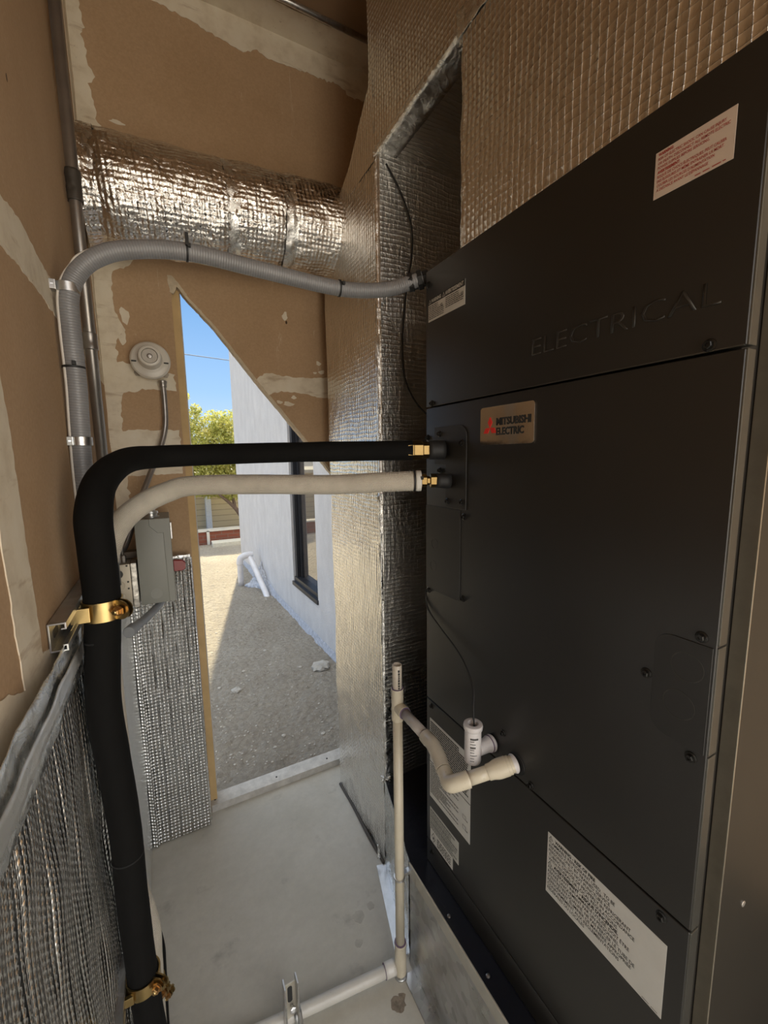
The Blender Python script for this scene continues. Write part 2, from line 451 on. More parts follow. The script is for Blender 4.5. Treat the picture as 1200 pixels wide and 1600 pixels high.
# crumbled gypsum edge along the cutout
b = BM()
sl2 = [(.079, 1.99)] + sl[1:]
off = [(x-.0062*(1 if i else .5), z-.0066) for i, (x, z) in enumerate(sl2)]
prism(b, jag(sl2, .0012, closed=False, seed=9) + jag(off, .0025, closed=False, seed=5)[::-1], 'y', YF+.001, YF+.03)
struct('torn_gypsum_edge', b, DRYC, wall_f)
b = BM(); prism(b, jag([(.058, 2.008), (.072, 2.008), (.094, 1.983), (.115, 1.955), (.106, 1.948), (.084, 1.975), (.072, 1.95), (.062, 1.955)], .003, seed=21), 'y', YF-.002, YF+.006)
struct('torn_gypsum_corner', b, DRYC, wall_f)
# wood framing seen beside and above the opening
b = BM(); box(b, .058, .0915, YF+.03, YF+.12, .03, 2.0, .002); struct('trim_1', b, WOOD)
b = BM(); box(b, -.3, .10, YF+.125, YF+.15, 0, 3.0); box(b, .76, 1.6, YF+.125, YF+.15, 0, 3.0); box(b, .0, .9, YF+.125, YF+.15, 2.15, 3.0); struct('wall_exterior', b, STUC)
b = BM(); box(b, XR, XR+.12, YB, YF+.12, 0, ZC+.15); struct('wall_right', b, DRY)
b = BM(); box(b, XL-.2, XR+.2, YB, YF+.2, ZC, ZC+.14); ceil = struct('ceiling', b, BROWNC)
b = BM(); box(b, XL, XR, YB-.06, YB+.03, 2.35, ZC); struct('wall_back', b, DRY)
b = BM()
prism(b, [(YF+.002, 0), (YF+.006, .026), (YF+.03, .03), (YF+.062, .034), (YF+.068, .03), (YF+.07, 0)], 'x', .068, .76)
sill = struct('trim_2', b, ALU)
for sx in (.082, .33, .56):
    b = BM(); lathe(b, (sx, YF+.03, .0295), (0, 0, 1), [(0, .004), (.0018, .0035), (.002, .001)], 12); struct('nail_head', b, INK, sill)
def stain(cx, cy, r, seed, mat):
    pts = [(cx+r*math.cos(a)*(1+.45*fbm((math.cos(a)*1.5, math.sin(a)*1.5, seed), 1, 3)), cy+r*math.sin(a)*(1+.45*fbm((math.cos(a)*1.5, math.sin(a)*1.5, seed+5), 1, 3))) for a in [k*PI/12 for k in range(24)]]
    b = BM(); prism(b, jag(pts, .002, seed=seed), 'z', -.001, .0005); return struct('floor_patch', b, mat, floor_o)
ST1 = flat('dark_mortar_patch', (.24, .20, .155), .9, 0, .5, 60, .8, 80, .004); ST2 = flat('damp_stain', (.45, .425, .365), .6, 0, .15, 30)
stain(.432, .785, .020, 2, ST1); stain(.425, 1.02, .017, 7, ST2); stain(.470, 1.03, .012, 8, ST2); stain(.395, .955, .011, 9, ST2)
# joint compound on the drywall
def mud(pts, ax, t0, t1, amp=.004, seed=0, parent=None, name='joint_compound', mat=None):
    b = BM(); prism(b, jag(pts, amp, seed=seed), ax, t0, t1); return struct(name, b, mat or MUD, parent)
band = [(-.149, ZC-.002), (-.112, ZC-.002), (-.116, 2.726), (-.112, 2.696), (-.107, 2.659), (-.121, 2.638), (-.112, 2.617), (-.108, 2.56), (-.093, 2.536), (-.114, 2.513),
 (-.107, 2.478), (-.098, 2.44), (-.103, 2.422), (-.089, 2.406), (-.097, 2.383), (-.095, 2.222), (-.064, 2.081), (-.028, 2.05), (-.052, 2.015),
 (-.096, 1.992), (-.104, 1.945), (-.1, 1.868), (-.076, 1.817), (-.104, 1.782), (-.108, 1.714), (-.06, 1.712), (-.006, 1.694), (.058, 1.687),
 (.059, 1.632), (-.01, 1.635), (-.058, 1.624), (-.098, 1.618), (-.108, 1.585), (-.111, 1.494), (-.068, 1.501), (-.021, 1.497), (.058, 1.5),
 (.058, 1.46), (.058, 1.349), (-.108, 1.346), (-.113, 1.247), (-.149, 1.2)]
mud(band, 'y', YF-.0012, YF+.001, .005, 1, wall_f)
mud([(.332, 1.69), (.337, 1.697), (.359, 1.713), (.39, 1.717), (.426, 1.708), (.501, 1.709), (.72, 1.714), (.72, 1.636), (.564, 1.636), (.525, 1.647), (.448, 1.652), (.398, 1.647), (.374, 1.636)], 'y', YF-.0012, YF+.001, .004, 2, wall_f)
for (cx, cz, rx, rz, sd_) in ((.413, 1.611, .011, .007, 1), (.447, 1.606, .02, .008, 2), (.47, 1.632, .01, .006, 3), (.449, 1.93, .01, .014, 4), (.588, 1.735, .012, .008, 5), (.56, 1.73, .007, .005, 6), (-.075, 1.86, .012, .03, 7), (.575, 1.768, .01, .008, 8), (-.047, 2.43, .02, .005, 9), (-.078, 2.29, .018, .012, 10), (-.085, 1.79, .01, .02, 11)):
    pts = [(cx+rx*math.cos(a)*(1+.3*math.sin(3*a+sd_)), cz+rz*math.sin(a)*(1+.3*math.cos(2*a+sd_))) for a in [k*PI/6 for k in range(12)]]
    mud(pts, 'y', YF-.001, YF+.001, .003, sd_, wall_f)
mud([(-.149, ZC-.001), (XR, ZC-.001), (XR, 2.79), (.817, 2.775), (.735, 2.769), (.697, 2.791), (.596, 2.789), (.478, 2.782), (.433, 2.779), (.394, 2.794), (.346, 2.768), (.266, 2.782), (.189, 2.797), (.075, 2.807), (-.149, 2.81)], 'y', YF-.0014, YF+.001, .006, 31, wall_f)
mud([(-.149, YF), (-.149, 1.53), (.1, 1.525), (.5, 1.535), (.9, 1.52), (XR, 1.53), (XR, YF)], 'z', ZC-.0015, ZC+.001, .004, 33, ceil)
mud([(-1.1, 1.70), (.2, 1.71), (.699, 1.718), (.78, 1.728), (.874, 1.716), (.987, 1.711), (1.3, 1.705), (YF, 1.70), (YF, 1.64), (1.244, 1.641), (1.009, 1.653), (.811, 1.658), (.673, 1.652), (.2, 1.65), (-1.1, 1.65)], 'x', XL-.001, XL+.0012, .003, 41, wall_l)
mud([(.555, 1.655), (.60, 1.654), (.605, 1.484), (.612, 1.45), (.616, 1.342), (.621, 1.249), (.625, 1.165), (.70, 1.15), (.70, 1.11), (.30, 1.13), (.30, 1.2), (.46, 1.19), (.548, 1.157), (.538, 1.319), (.55, 1.5)], 'x', XL-.001, XL+.0012, .003, 43, wall_l)
mud([(1.56, 2.8), (1.6395, 2.8), (1.6395, 1.7), (1.6, 1.7)], 'x', XL-.001, XL+.001, .003, 44, wall_l)

# ================================================================== FOIL INSULATION ON THE WALLS
random.seed(7)
# left wall: bubble foil sheet with taped top
t = thing('bubble_foil_insulation', (XL, .2, 0), 'silver bubble foil insulation covering the lower left wall beneath the steel channel', 'insulation')
def lw(u, v):
    y = -1.15+u*(1.0-(-1.15)-.17); z = .0+v*1.10
    d = .008+.004*fbm((y*4, z*3, 1), 1, 3)+.005*fbm((y*13, z*5, 3), 1, 2)
    return (XL+.004+d+.010*math.exp(-((y-.83)/.03)**2), y, z)
b = BM(); grid(b, lw, 160, 90)
me_ = obj('foil_sheet', b, BUBY, t)
sm_ = me_.modifiers.new('s', 'SOLIDIFY'); sm_.thickness = .003; sm_.offset = -1
def strip(bm, y0, y1, z0, z1, x, n=80, m=6, amp=.003, seed=0):
    def f(u, v):
        y = y0+u*(y1-y0); z = z0+v*(z1-z0)+.003*fbm((y*9, v, seed), 1, 2)
        return (x+amp*fbm((y*16, z*30, seed), 1, 3), y, z)
    grid(bm, f, n, m)
b = BM(); strip(b, -1.15, .80, 1.085, 1.160, XL+.0165, 120, 8, .004, 2); o_ = obj('foil_tape', b, TAPE, t)
o_.modifiers.new('s', 'SOLIDIFY').thickness = .001
b = BM(); strip(b, -1.15, .75, 1.108, 1.133, XL+.0215, 120, 4, .002, 5); o_ = obj('embossed_foil_tape', b, TAPEW, t); tag(o_, 'paler embossed tape line')
o_.modifiers.new('s', 'SOLIDIFY').thickness = .001
b = BM()
def vst(u, v):
    z = .02+u*1.12; y = .79+v*.04+.006*fbm((z*5, 0, 4), 1, 3)
    return (XL+.020+.006*math.sin(v*PI)+.003*fbm((y*30, z*14, 8), 1, 3), y, z)
grid(b, vst, 120, 6); o_ = obj('foil_tape', b, TAPE, t); o_.modifiers.new('s', 'SOLIDIFY').thickness = .001

# sheet from the middle of the left wall to the far corner
t = thing('bubble_foil_insulation', (XL, 1.2, 0), 'smooth silver foil sheet between the black pipe and the far left corner', 'insulation')
def lc(u, v):
    y = .835+u*.765; z = v*1.10
    return (XL+.008+.004*math.exp(-((y-1.6)/.05)**2)+.003*fbm((y*5, z*4, 12), 1, 3), y, z)
b = BM(); grid(b, lc, 60, 60); o_ = obj('foil_sheet', b, m_tape('smooth_foil_sheet', .36, .25), t); o_.modifiers.new('s', 'SOLIDIFY').thickness = .003
# far wall, left of the opening
t = thing('bubble_foil_insulation', (-.04, 1.62, 0), 'silver bubble foil insulation on the far wall left of the opening', 'insulation')
def fw(u, v):
    x = -.142+u*.20; z = .004+v*1.052
    d = .004*fbm((x*9, z*4, 21), 1, 3)+.004*math.exp(-(v/.03)**2)
    if u < .12: d -= .02*((.12-u)/.12)**2*-1
    return (x, 1.607-d, z)
b = BM(); grid(b, fw, 60, 200); o_ = obj('foil_sheet', b, BUBX, t); q_ = o_.modifiers.new('s', 'SOLIDIFY'); q_.thickness = .022; q_.offset = 1
def fe(u, v):
    z = .002+u*1.05; a = v*PI*.75
    return (.046+.017*math.sin(a)+.0015*fbm((z*12, v*3, 6), 1, 3), 1.603+.016*(1-math.cos(a))*.9+.0015*fbm((z*15, v*4, 2), 1, 3), z)
b = BM(); grid(b, fe, 160, 8); o_ = obj('foil_tape', b, TAPE, t); o_.modifiers.new('s', 'SOLIDIFY').thickness = .001
def ft(u, v):
    x = -.14+u*.2; z = 1.015+v*.05+.004*fbm((x*20, 0, 3), 1, 2)
    return (x, 1.600+.005*fbm((x*28, z*24, 14), 1, 3), z)
b = BM(); grid(b, ft, 50, 14); o_ = obj('foil_tape', b, TAPE, t); tag(o_, 'crumpled upper tape'); o_.modifiers.new('s', 'SOLIDIFY').thickness = .001

# ================================================================== INSULATED DUCT
t = thing('insulated_duct', (.8, 1.3, 0), 'large foil-wrapped supply duct rising beside and above the black air handler', 'duct')
DX = .575
prof = [(1.12, 0), (1.535, 0), (1.538, 1.2), (1.533, 2.1), (1.45, 2.19), (1.378, 2.238), (1.30, 2.275), (1.22, 2.345), (1.145, 2.40), (1.145, 2.865), (-.9, 2.865), (-.9, 1.815), (.735, 1.815), (.738, 2.215), (1.10, 2.222)]
def duct_side():
    bm = BM()
    # flat side filled by a fine grid clipped to the profile: three rectangular patches and the shoulder
    def patch(y0, y1, z0, z1, nu, nv, top=None, seed=0):
        def f(u, v):
            y = y0+u*(y1-y0); zt = z1 if top is None else top(y); z = z0+v*(zt-z0)
            e = min(u, 1-u)*(y1-y0)
            d = .0035*fbm((y*7, z*3, seed), 1, 3)+.0015*fbm((y*30, z*18, seed+4), 1, 2)
            if z < .5: d += .004*fbm((y*10, z*12, 9), 1, 3)
            return (DX-.002+d, y, z)
        grid(bm, f, nu, nv)
    def top(y):
        P = [(1.12, 2.42), (1.145, 2.40), (1.22, 2.345), (1.30, 2.275), (1.378, 2.238), (1.45, 2.19), (1.5, 2.14), (1.54, 2.08)]
        for (a, za), (c, zc) in zip(P, P[1:]):
            if y <= c: return za+(zc-za)*max(0, (y-a))/(c-a)
        return P[-1][1]
    patch(1.12, 1.537, 0, 2.22, 60, 200, None if False else (lambda y: min(2.22, top(y))))
    patch(1.12, 1.42, 2.20, 2.4, 30, 30, lambda y: max(2.20, top(y)), 2)
    patch(-.9, 1.146, 2.215, 2.865, 160, 60, None, 5)
    patch(-.9, .735, 1.79, 2.225, 140, 40, None, 7)
    return bm
o_ = obj('foil_side', duct_side(), FOILY, t)
b = BM(); prism(b, prof, 'x', DX+.004, 1.13)
o_ = obj('duct_core', b, FOILX, t)
# front face of the far leg (towards camera), with creases
def ff(u, v):
    x = DX+u*.45; z = .0+v*2.22
    return (x, 1.118-.003*fbm((x*10, z*6, 2), 1, 3), z)
b = BM(); grid(b, ff, 60, 220); obj('foil_front', b, FOILX, t)
def fu(u, v):
    y = .735+u*.385; x = DX+v*.45
    return (x, y, 2.216+.004*fbm((x*8, y*8, 2), 1, 3))
b = BM(); grid(b, fu, 40, 40); obj('foil_underside', b, m_foil('scrim_foil_underside', 'yz', 1, .5, 1, .16, wr=.8, bd=.002), t)
# crumpled foil tape along the corners
def corner_tape(fn, n, seed, w1=.028, w2=.028, amp=.006, mat=TAPE, name='foil_tape', m=10):
    """fn(s) -> point, dirA, dirB: tape folded over an edge"""
    bm = BM()
    def f(u, v):
        p, a, c = fn(u); s = (v-.5)*2
        q = Vector(p)+(Vector(a)*(-s)*w1 if s < 0 else Vector(c)*s*w2)
        nr = -(Vector(a)+Vector(c)).normalized()
        k = amp*(.4+fbm((q.x*30+seed, q.y*30, q.z*18), 1, 4)*1.5)
        e = .6+.4*abs(fbm((u*14, seed, 0), 1, 2))
        return q+nr*(.002+max(-.001, k*e))
    grid(bm, f, n, m)
    o = obj(name, bm, mat, t); o.modifiers.new('s', 'SOLIDIFY').thickness = .0008
    return o
corner_tape(lambda s: ((DX, 1.118, .30+s*1.93), (0, 1, 0), (1, 0, 0)), 340, 3, .012, .05, .004)
corner_tape(lambda s: ((DX, 1.118, .95+s*.87), (0, 1, 0), (1, 0, 0)), 260, 31, .012, .010, .006)
corner_tape(lambda s: ((DX, 1.12-.385*s, 2.216), (0, 0, 1), (1, 0, 0)), 160, 5, .014, .060, .005)
corner_tape(lambda s: ((DX, .735, 1.79+.43*s), (0, -1, 0), (1, 0, 0)), 90, 6, .008, .03, .003)
b = BM()
def seam(u, v):
    y = .75-u*1.3; z = 2.203+.045*v+.006*fbm((y*8, 1, 1), 1, 2)
    return (DX-.004-.005*abs(fbm((y*30, z*45, 3), 1, 4)), y, z)
grid(b, seam, 220, 14); o_ = obj('foil_tape', b, TAPE, t); o_.modifiers.new('s', 'SOLIDIFY').thickness = .0008
# crumpled knots of foil at the notch corners and the foot
def knot(c, r, seed, sq=(1, 1, 1)):
    bm = BM(); bmesh.ops.create_icosphere(bm, subdivisions=4, radius=1)
    for v in bm.verts:
        n_ = v.co.copy(); k = 1+.55*fbm((n_.x*2.4+seed, n_.y*2.4, n_.z*2.4), 1, 4)
        v.co = Vector(c)+Vector((n_.x*r*k*sq[0], n_.y*r*k*sq[1], n_.z*r*k*sq[2]))
    return obj('foil_knot', bm, TAPE, t)
knot((DX+.022, .745, 2.220), .020, 4, (.8, 1.3, .8)); knot((DX+.012, 1.112, 2.222), .016, 8, (.8, 1, 1.2)); knot((DX+.012, 1.128, .325), .020, 11, (.8, .8, .9))
# red printing running down the front face
b = BM(); random.seed(11)
z = 2.19
while z > .95:
    L = random.uniform(.003, .008)
    vs = [b.verts.new(p) for p in ((.709, 1.1125, z), (.7135, 1.1125, z), (.7135, 1.1125, z-L), (.709, 1.1125, z-L))]; b.faces.new(vs)
    z -= L+random.uniform(.0015, .004)
tag(obj('printed_line', b, flat('red_print', (.45, .06, .04), .5), t), 'faint red printing')
# dark seam where it meets the slab, and two thin surface creases
b = BM(); tube(b, [(DX-.004, 1.13, .004), (DX-.007, 1.25, .006), (DX-.003, 1.4, .004), (DX-.006, 1.53, .005)], .006, 8); tag(obj('dirty_hem', b, flat('dirty_foil', (.09, .08, .07), .8), t), 'dark dirty bottom hem')

# thin black control wire hanging in front of the duct's far leg
t2 = thing('control_wire', (.62, 1.11, 2.2), 'thin black control wire dangling in front of the tall duct', 'wire')
b = BM(); tube(b, [(.600, 1.10, 2.19), (.640, 1.095, 2.13), (.672, 1.09, 2.05), (.675, 1.092, 1.97), (.655, 1.095, 1.85), (.645, 1.098, 1.72), (.650, 1.09, 1.62), (.678, 1.07, 1.55), (.705, 1.02, 1.50), (.73, .96, 1.47)], .0026, 10)
obj('wire_strand', b, RUBM, t2)

# ================================================================== ROUND FOIL DUCT
t = thing('round_duct', (.2, 1.48, 2.14), 'crinkled silver round flexible duct crossing the far wall under the ceiling', 'duct')
P = [(-.148, 1.475, 2.128), (-.08, 1.478, 2.134), (.06, 1.48, 2.145), (.22, 1.482, 2.153), (.38, 1.484, 2.163), (.52, 1.486, 2.172), (.61, 1.488, 2.176)]
def jt(i, a, p):
    x = p.x
    bands = -.05*math.exp(-((x+.11)/.02)**2)-.035*math.exp(-((x-.23)/.02)**2)-.03*math.exp(-((x-.40)/.02)**2)+.02*math.exp(-((x+.05)/.03)**2)
    cr = .028*fbm((x*14, math.cos(a)*3, math.sin(a)*3), 1, 4)
    fold = .02*math.sin(a*17+6*fbm((x*5, a, 0), 1, 2))*(math.exp(-((x+.11)/.05)**2)+.8*math.exp(-((x-.24)/.04)**2)+.8*math.exp(-((x-.41)/.05)**2))
    return bands+cr+fold
b = BM(); tube(b, P, .143, 96, True, 26, jt)
g = NT('round_duct_foil'); g.coord = g.n('ShaderNodeTexCoord'); sp_ = g.n('ShaderNodeSeparateXYZ'); g.l(g.coord.outputs['UV'], sp_.inputs[0])
aa = g.math('MULTIPLY', sp_.outputs['X'], PI/.013); bb = g.math('MULTIPLY', sp_.outputs['Y'], PI/.013)
bub = g.math('MULTIPLY', g.math('SINE', g.math('ADD', aa, bb)), g.math('SINE', g.math('SUBTRACT', aa, bb)))
hs_ = g.math('ADD', g.math('MULTIPLY', bub, .22), g.math('ADD', g.math('MULTIPLY', g.noise(16, 3, .5, None, 1.2), 2.4), g.math('MULTIPLY', g.noise(75, 4, .65, None, .6), .9)))
ROUNDF = g.out((.87, .85, .82), .13, 1.0, g.bump(hs_, .8, .0045))
obj('foil_sleeve', b, ROUNDF, t)
for x_, s_ in ((-.11, 1), (.235, 2), (.405, 3)):
    b = BM()
    tube(b, [(x_-.018, 1.481, 2.14+.03*(x_+.15)), (x_+.018, 1.481, 2.142+.03*(x_+.15))], .139, 96, False, 6, lambda i, a, p: .03*fbm((p.x*60, math.cos(a)*5, math.sin(a)*5+s_), 1, 4))
    obj('tape_band', b, TAPE, t)

# ================================================================== RIGID CONDUIT IN THE CORNER
t = thing('rigid_conduit', (-.132, 1.24, 1.0), 'straight grey steel conduit running floor to ceiling along the left wall corner', 'conduit')
b = BM(); cyl(b, (-.132, 1.24, 1.08), (-.132, 1.24, ZC), .0125); obj('conduit_tube', b, EMT, t)
b = BM(); lathe(b, (-.132, 1.24, 1.66), (0, 0, 1), [(0, .0126), (.002, .0155), (.012, .0155), (.014, .0148), (.026, .0148), (.028, .0155), (.038, .0155), (.04, .0126)]); obj('coupling', b, EMT, t, autosmooth=40)
b = BM(); tube(b, [(-.132, 1.24, z_) for z_ in (1.985, 2.0, 2.02, 2.05)], .0155, 24, True, 6, lambda i, a, p: .12*fbm((p.z*60, a*2, 3), 1, 3)); tag(obj('duct_tape_wrap', b, flat('dark_tape', (.07, .06, .05), .5, .3), t), 'dark tape wrapped round it')
# ceiling conduit
t = thing('ceiling_conduit', (.6, 1.5, 2.84), 'thin steel conduit running across the dark ceiling', 'conduit')
b = BM(); cyl(b, (XL, 1.50, 2.852), (1.1, 1.50, 2.852), .0088); obj('conduit_tube', b, GALV, t)
b = BM(); lathe(b, (.36, 1.50, 2.852), (1, 0, 0), [(0, .009), (.001, .011), (.03, .011), (.031, .009)]); obj('coupling', b, GALV, t, autosmooth=40)

# ================================================================== FLEXIBLE CONDUIT
FP = [(-.133, .946, 1.10), (-.133, .946, 1.352), (-.131, .946, 1.45), (-.128, .946, 1.538), (-.128, .946, 1.63), (-.125, .946, 1.691), (-.109, .95, 1.732), (-.079, .95, 1.762), (-.028, .95, 1.785), (.07, .95, 1.801), (.201, .94, 1.790), (.378, .92, 1.773), (.481, .90, 1.780), (.532, .87, 1.793), (.556, .852, 1.801)]
t = thing('flexible_conduit', (-.13, .946, 1.1), 'grey ribbed flexible conduit arching from the left wall to the air handler', 'conduit')
b = BM(); tube(b, FP, .0160, 28, True, 14); obj('conduit_tube', b, FLEX, t)
b = BM()
wp = catmull(FP, 10)
tube(b, [(p.x-.0135, p.y-.0075, p.z+.004 if p.z > 1.74 else p.z) for p in wp[8:72:3]], .0032, 8, True, 3)
tag(obj('pale_stripe', b, flat('offwhite_plastic', (.62, .58, .52), .5), t), 'off-white cable along its back')
for z_ in (1.700, 1.435):
    s_ = BM(); lathe(s_, (-.126 if z_ > 1.6 else -.131, .946, z_-.008), (0, 0, 1), [(0, .0162), (.0005, .0182), (.0155, .0182), (.016, .0162)])
    st = obj('strap', s_, GALV, t, autosmooth=40)
    s_ = BM(); box(s_, XL, -.140, .928, .946, z_-.008, z_+.008, .001); obj('strap_foot', s_, GALV, st)
    s_ = BM(); lathe(s_, (XL+.003, .932, z_), (1, 0, 0), [(0, .005), (.004, .0045), (.005, .002)], 10); obj('strap_screw', s_, GALV, st)
def ziptie(c, d, r, par, w_=.004):
    d = Vector(d).normalized(); s = BM()
    lathe(s, Vector(c)-d*w_/2, d, [(0, r), (.0002, r+.0016), (w_-.0002, r+.0016), (w_, r)], 28)
    o = obj('zip_tie', s, RUBM, par, autosmooth=40)
    s = BM(); a = Vector(c)+Vector((.2, -1, .3)).normalized()*(r+.001); box(s, a.x-.003, a.x+.003, a.y-.005, a.y+.002, a.z-.003, a.z+.004, .0008); obj('zip_tie_head', s, RUBM, o)
ziptie((-.1295, .946, 1.566), (0, 0, 1), .0162, t); ziptie((.072, .95, 1.801), (1, 0, 0), .0162, t); ziptie((.378, .92, 1.7735), (1, -.1, 0), .0162, t)
s = BM(); box(s, .069, .075, .928, .935, 1.805, 1.828, .001); obj('zip_tie_tail', s, RUBM, t)
b = BM(); lathe(b, (.530, .876, 1.793), Vector((.45, -.32, .12)), [(0, .0165), (.002, .02), (.012, .021), (.014, .0185), (.022, .0185), (.024, .022), (.034, .022), (.036, .017), (.05, .017)], 8)
tag(obj('conduit_connector', b, RUBM, t), 'black threaded connector')

# ================================================================== LAMPHOLDER
t = thing('lampholder', (-.012, YF, 1.717), 'round off-white ceiling-type lampholder without bulb beside the slanted opening', 'lampholder')
cx, cz = -.012, 1.720
b = BM(); prism(b, [(cx+.052*math.cos(a+PI/8), cz+.052*math.sin(a+PI/8)) for a in [k*PI/4 for k in range(8)]], 'y', YF-.03, YF-.0015)
bx = obj('octagon_box', b, flat('gypsum_dusted_box', (.36, .30, .22), .7, .2), t)
for a in (PI*.27, PI*.75, PI*1.24, PI*1.76):
    s = BM(); q = (cx+.056*math.cos(a), cz+.052*math.sin(a)); prism(s, [(q[0]+.011*math.cos(k), q[1]+.011*math.sin(k)) for k in [j*PI/3 for j in range(6)]], 'y', YF-.006, YF-.002); obj('box_tab', s, flat('box_tab_metal', (.36, .31, .25), .5, .4), bx)
b = BM(); lathe(b, (cx, YF-.03, cz), (0, -1, 0), [(0, .054), (.004, .0585), (.010, .0585), (.016, .054), (.019, .044), (.020, .036), (.021, .0345)], 56); obj('porcelain_base', b, WHITE, t, autosmooth=35)
sx_, sz_ = cx-.001, cz+.004
b = BM(); lathe(b, (sx_, YF-.05, sz_), (0, -1, 0), [(0, .036), (.006, .0345), (.036, .0325), (.041, .031), (.043, .028), (.043, .0235), (.036, .0225), (.012, .022)], 48); so = obj('socket', b, WHITE, t, autosmooth=35)
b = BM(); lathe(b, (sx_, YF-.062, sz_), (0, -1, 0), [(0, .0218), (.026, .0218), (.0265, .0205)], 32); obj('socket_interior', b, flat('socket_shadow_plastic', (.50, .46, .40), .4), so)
b = BM(); lathe(b, (sx_, YF-.0885, sz_), (0, -1, 0), [(0, .008), (.002, .0075), (.003, .0055), (.003, .003)], 20); obj('contact', b, EMT, so, autosmooth=40)
for sg in (-1, 1):
    b = BM(); box(b, cx-.001+sg*.046-.007, cx-.001+sg*.046+.007, YF-.053, YF-.0475, cz-.009, cz-.005, .001); obj('screw_slot', b, INK, t)
# its conduit
t = thing('lamp_conduit', (.018, 1.62, 1.66), 'thin grey conduit bending down from the lampholder behind the pipes', 'conduit')
b = BM(); tube(b, [(.018, 1.622, 1.655), (.019, 1.622, 1.60), (.017, 1.62, 1.53), (.008, 1.615, 1.48), (-.012, 1.60, 1.42), (-.038, 1.58, 1.36), (-.075, 1.54, 1.27), (-.118, 1.50, 1.15), (-.135, 1.48, 1.12)], .0092, 18, True, 8); obj('conduit_tube', b, EMT, t)
b = BM(); lathe(b, (.018, 1.622, 1.640), (0, 0, 1), [(0, .0093), (.001, .012), (.012, .012), (.014, .0135), (.02, .0135), (.022, .01)], 16); obj('coupling', b, EMT, t, autosmooth=40)

# ================================================================== DISCONNECT BOX
t = thing('disconnect_switch', (-.045, 1.44, .96), 'grey electrical disconnect box with a red lever on the left wall', 'electrical box')
b = BM(); box(b, -.088, -.003, 1.375, 1.53, .975, 1.228, .0018); obj('enclosure', b, BOXG, t, autosmooth=40)
b = BM()
prism(b, [(-.051, 1.2285), (.0035, 1.2285), (.0035, .9745), (-.0145, .9745), (-.0165, 1.185), (-.0305, 1.185), (-.051, 1.208)], 'y', 1.3735, 1.533)
o_ = obj('cover', b, BOXG, t); o_.modifiers.new('b', 'BEVEL').width = .0012
for r_, q in ((.016, 0), (.0095, .0003)):
    b = BM(); lathe(b, (-.047, 1.3752, 1.004), (0, -1, 0), [(0, r_), (.0006+q, r_-.0003), (.0006+q, r_-.0012)], 32); obj('knockout', b, BOXG, t)
b = BM(); prism(b, [(.0035, 1.097), (.030, 1.094), (.037, 1.086), (.036, 1.068), (.03, 1.062), (.0035, 1.062)], 'y', 1.385, 1.402)
o_ = obj('lever', b, RED, t); o_.modifiers.new('b', 'BEVEL').width = .002; tag(o_, 'red switch lever')
b = BM(); box(b, .0035, .008, 1.52, 1.55, 1.14, 1.195, .001); obj('hasp', b, GALV, t)
b = BM(); lathe(b, (-.045, 1.43, 1.228), (0, 0, 1), [(0, .022), (.003, .022), (.004, .017), (.010, .017), (.012, .02), (.018, .019), (.02, .012), (.05, .011)], 20); obj('conduit_hub', b, GALV, t, autosmooth=40)
b = BM(); box(b, -.14, -.088, 1.47, 1.51, 1.10, 1.12, .001); obj('mounting_strap', b, flat('brown_steel', (.12, .09, .065), .5, .4), t)
t = thing('junction_box', (-.13, 1.47, .965), 'galvanized junction box with punched knockouts between pipe and grey disconnect box', 'electrical box')
b = BM(); box(b, XL+.004, -.110, 1.40, 1.50, .968, 1.098, .0015); obj('enclosure', b, flat('beige_galvanized', (.44, .39, .31), .5, .5, .1, 12), t, autosmooth=40)
b = BM(); lathe(b, (-.142, 1.3995, 1.07), (0, -1, 0), [(0, .0135), (.0008, .013)], 28); tag(obj('open_knockout', b, INK, t), 'dark open hole')
for z_ in (1.036, 1.0):
    b = BM(); lathe(b, (-.140, 1.3993, z_), (0, -1, 0), [(0, .0135), (.0008, .0132), (.0008, .0125)], 28); obj('knockout', b, flat('beige_knockout', (.42, .37, .29), .5, .5), t)
for z_ in (1.045, 1.025, 1.093, .975):
    b = BM(); lathe(b, (-.118, 1.3993, z_), (0, -1, 0), [(0, .0028), (.0008, .0025)], 12); obj('screw_hole', b, INK, t)
b = BM(); box(b, -.1085, -.093, 1.395, 1.45, .965, 1.10, .002); obj('bracket', b, flat('scraped_galvanized', (.5, .48, .44), .35, .9, .4, 90, .6, 60, .003), t)
for k, x_ in enumerate((-.140, -.128)):
    b = BM(); cyl(b, (x_, 1.43, 1.10), (x_, 1.43, 1.20), .004 if k else .0055, 14); obj('conduit_stub', b, EMT, t)
    b = BM(); lathe(b, (x_, 1.43, 1.098), (0, 0, 1), [(0, .009), (.02, .009), (.022, .006)], 8); obj('conduit_connector', b, EMT, t)
t = thing('conduit_body', (-.07, 1.35, .95), 'short grey plastic conduit stub poking out beneath the disconnect box', 'conduit')
b = BM(); tube(b, [(-.030, 1.45, .966), (-.048, 1.40, .957), (-.075, 1.33, .952), (-.10, 1.25, .958), (-.112, 1.21, .960)], [.0105, .0105, .012, .0125, .0125], 20); obj('conduit_tube', b, flat('grey_plastic_conduit', (.26, .27, .28), .4), t)
b = BM(); lathe(b, (-.102, 1.243, .9585), Vector((-.30, -1, .05)), [(0, .0128), (.002, .0150), (.032, .0150), (.034, .0138), (.0345, .011), (.030, .0105)], 28); obj('end_cap', b, flat('grey_plastic_cap', (.25, .26, .27), .4), t, autosmooth=40)

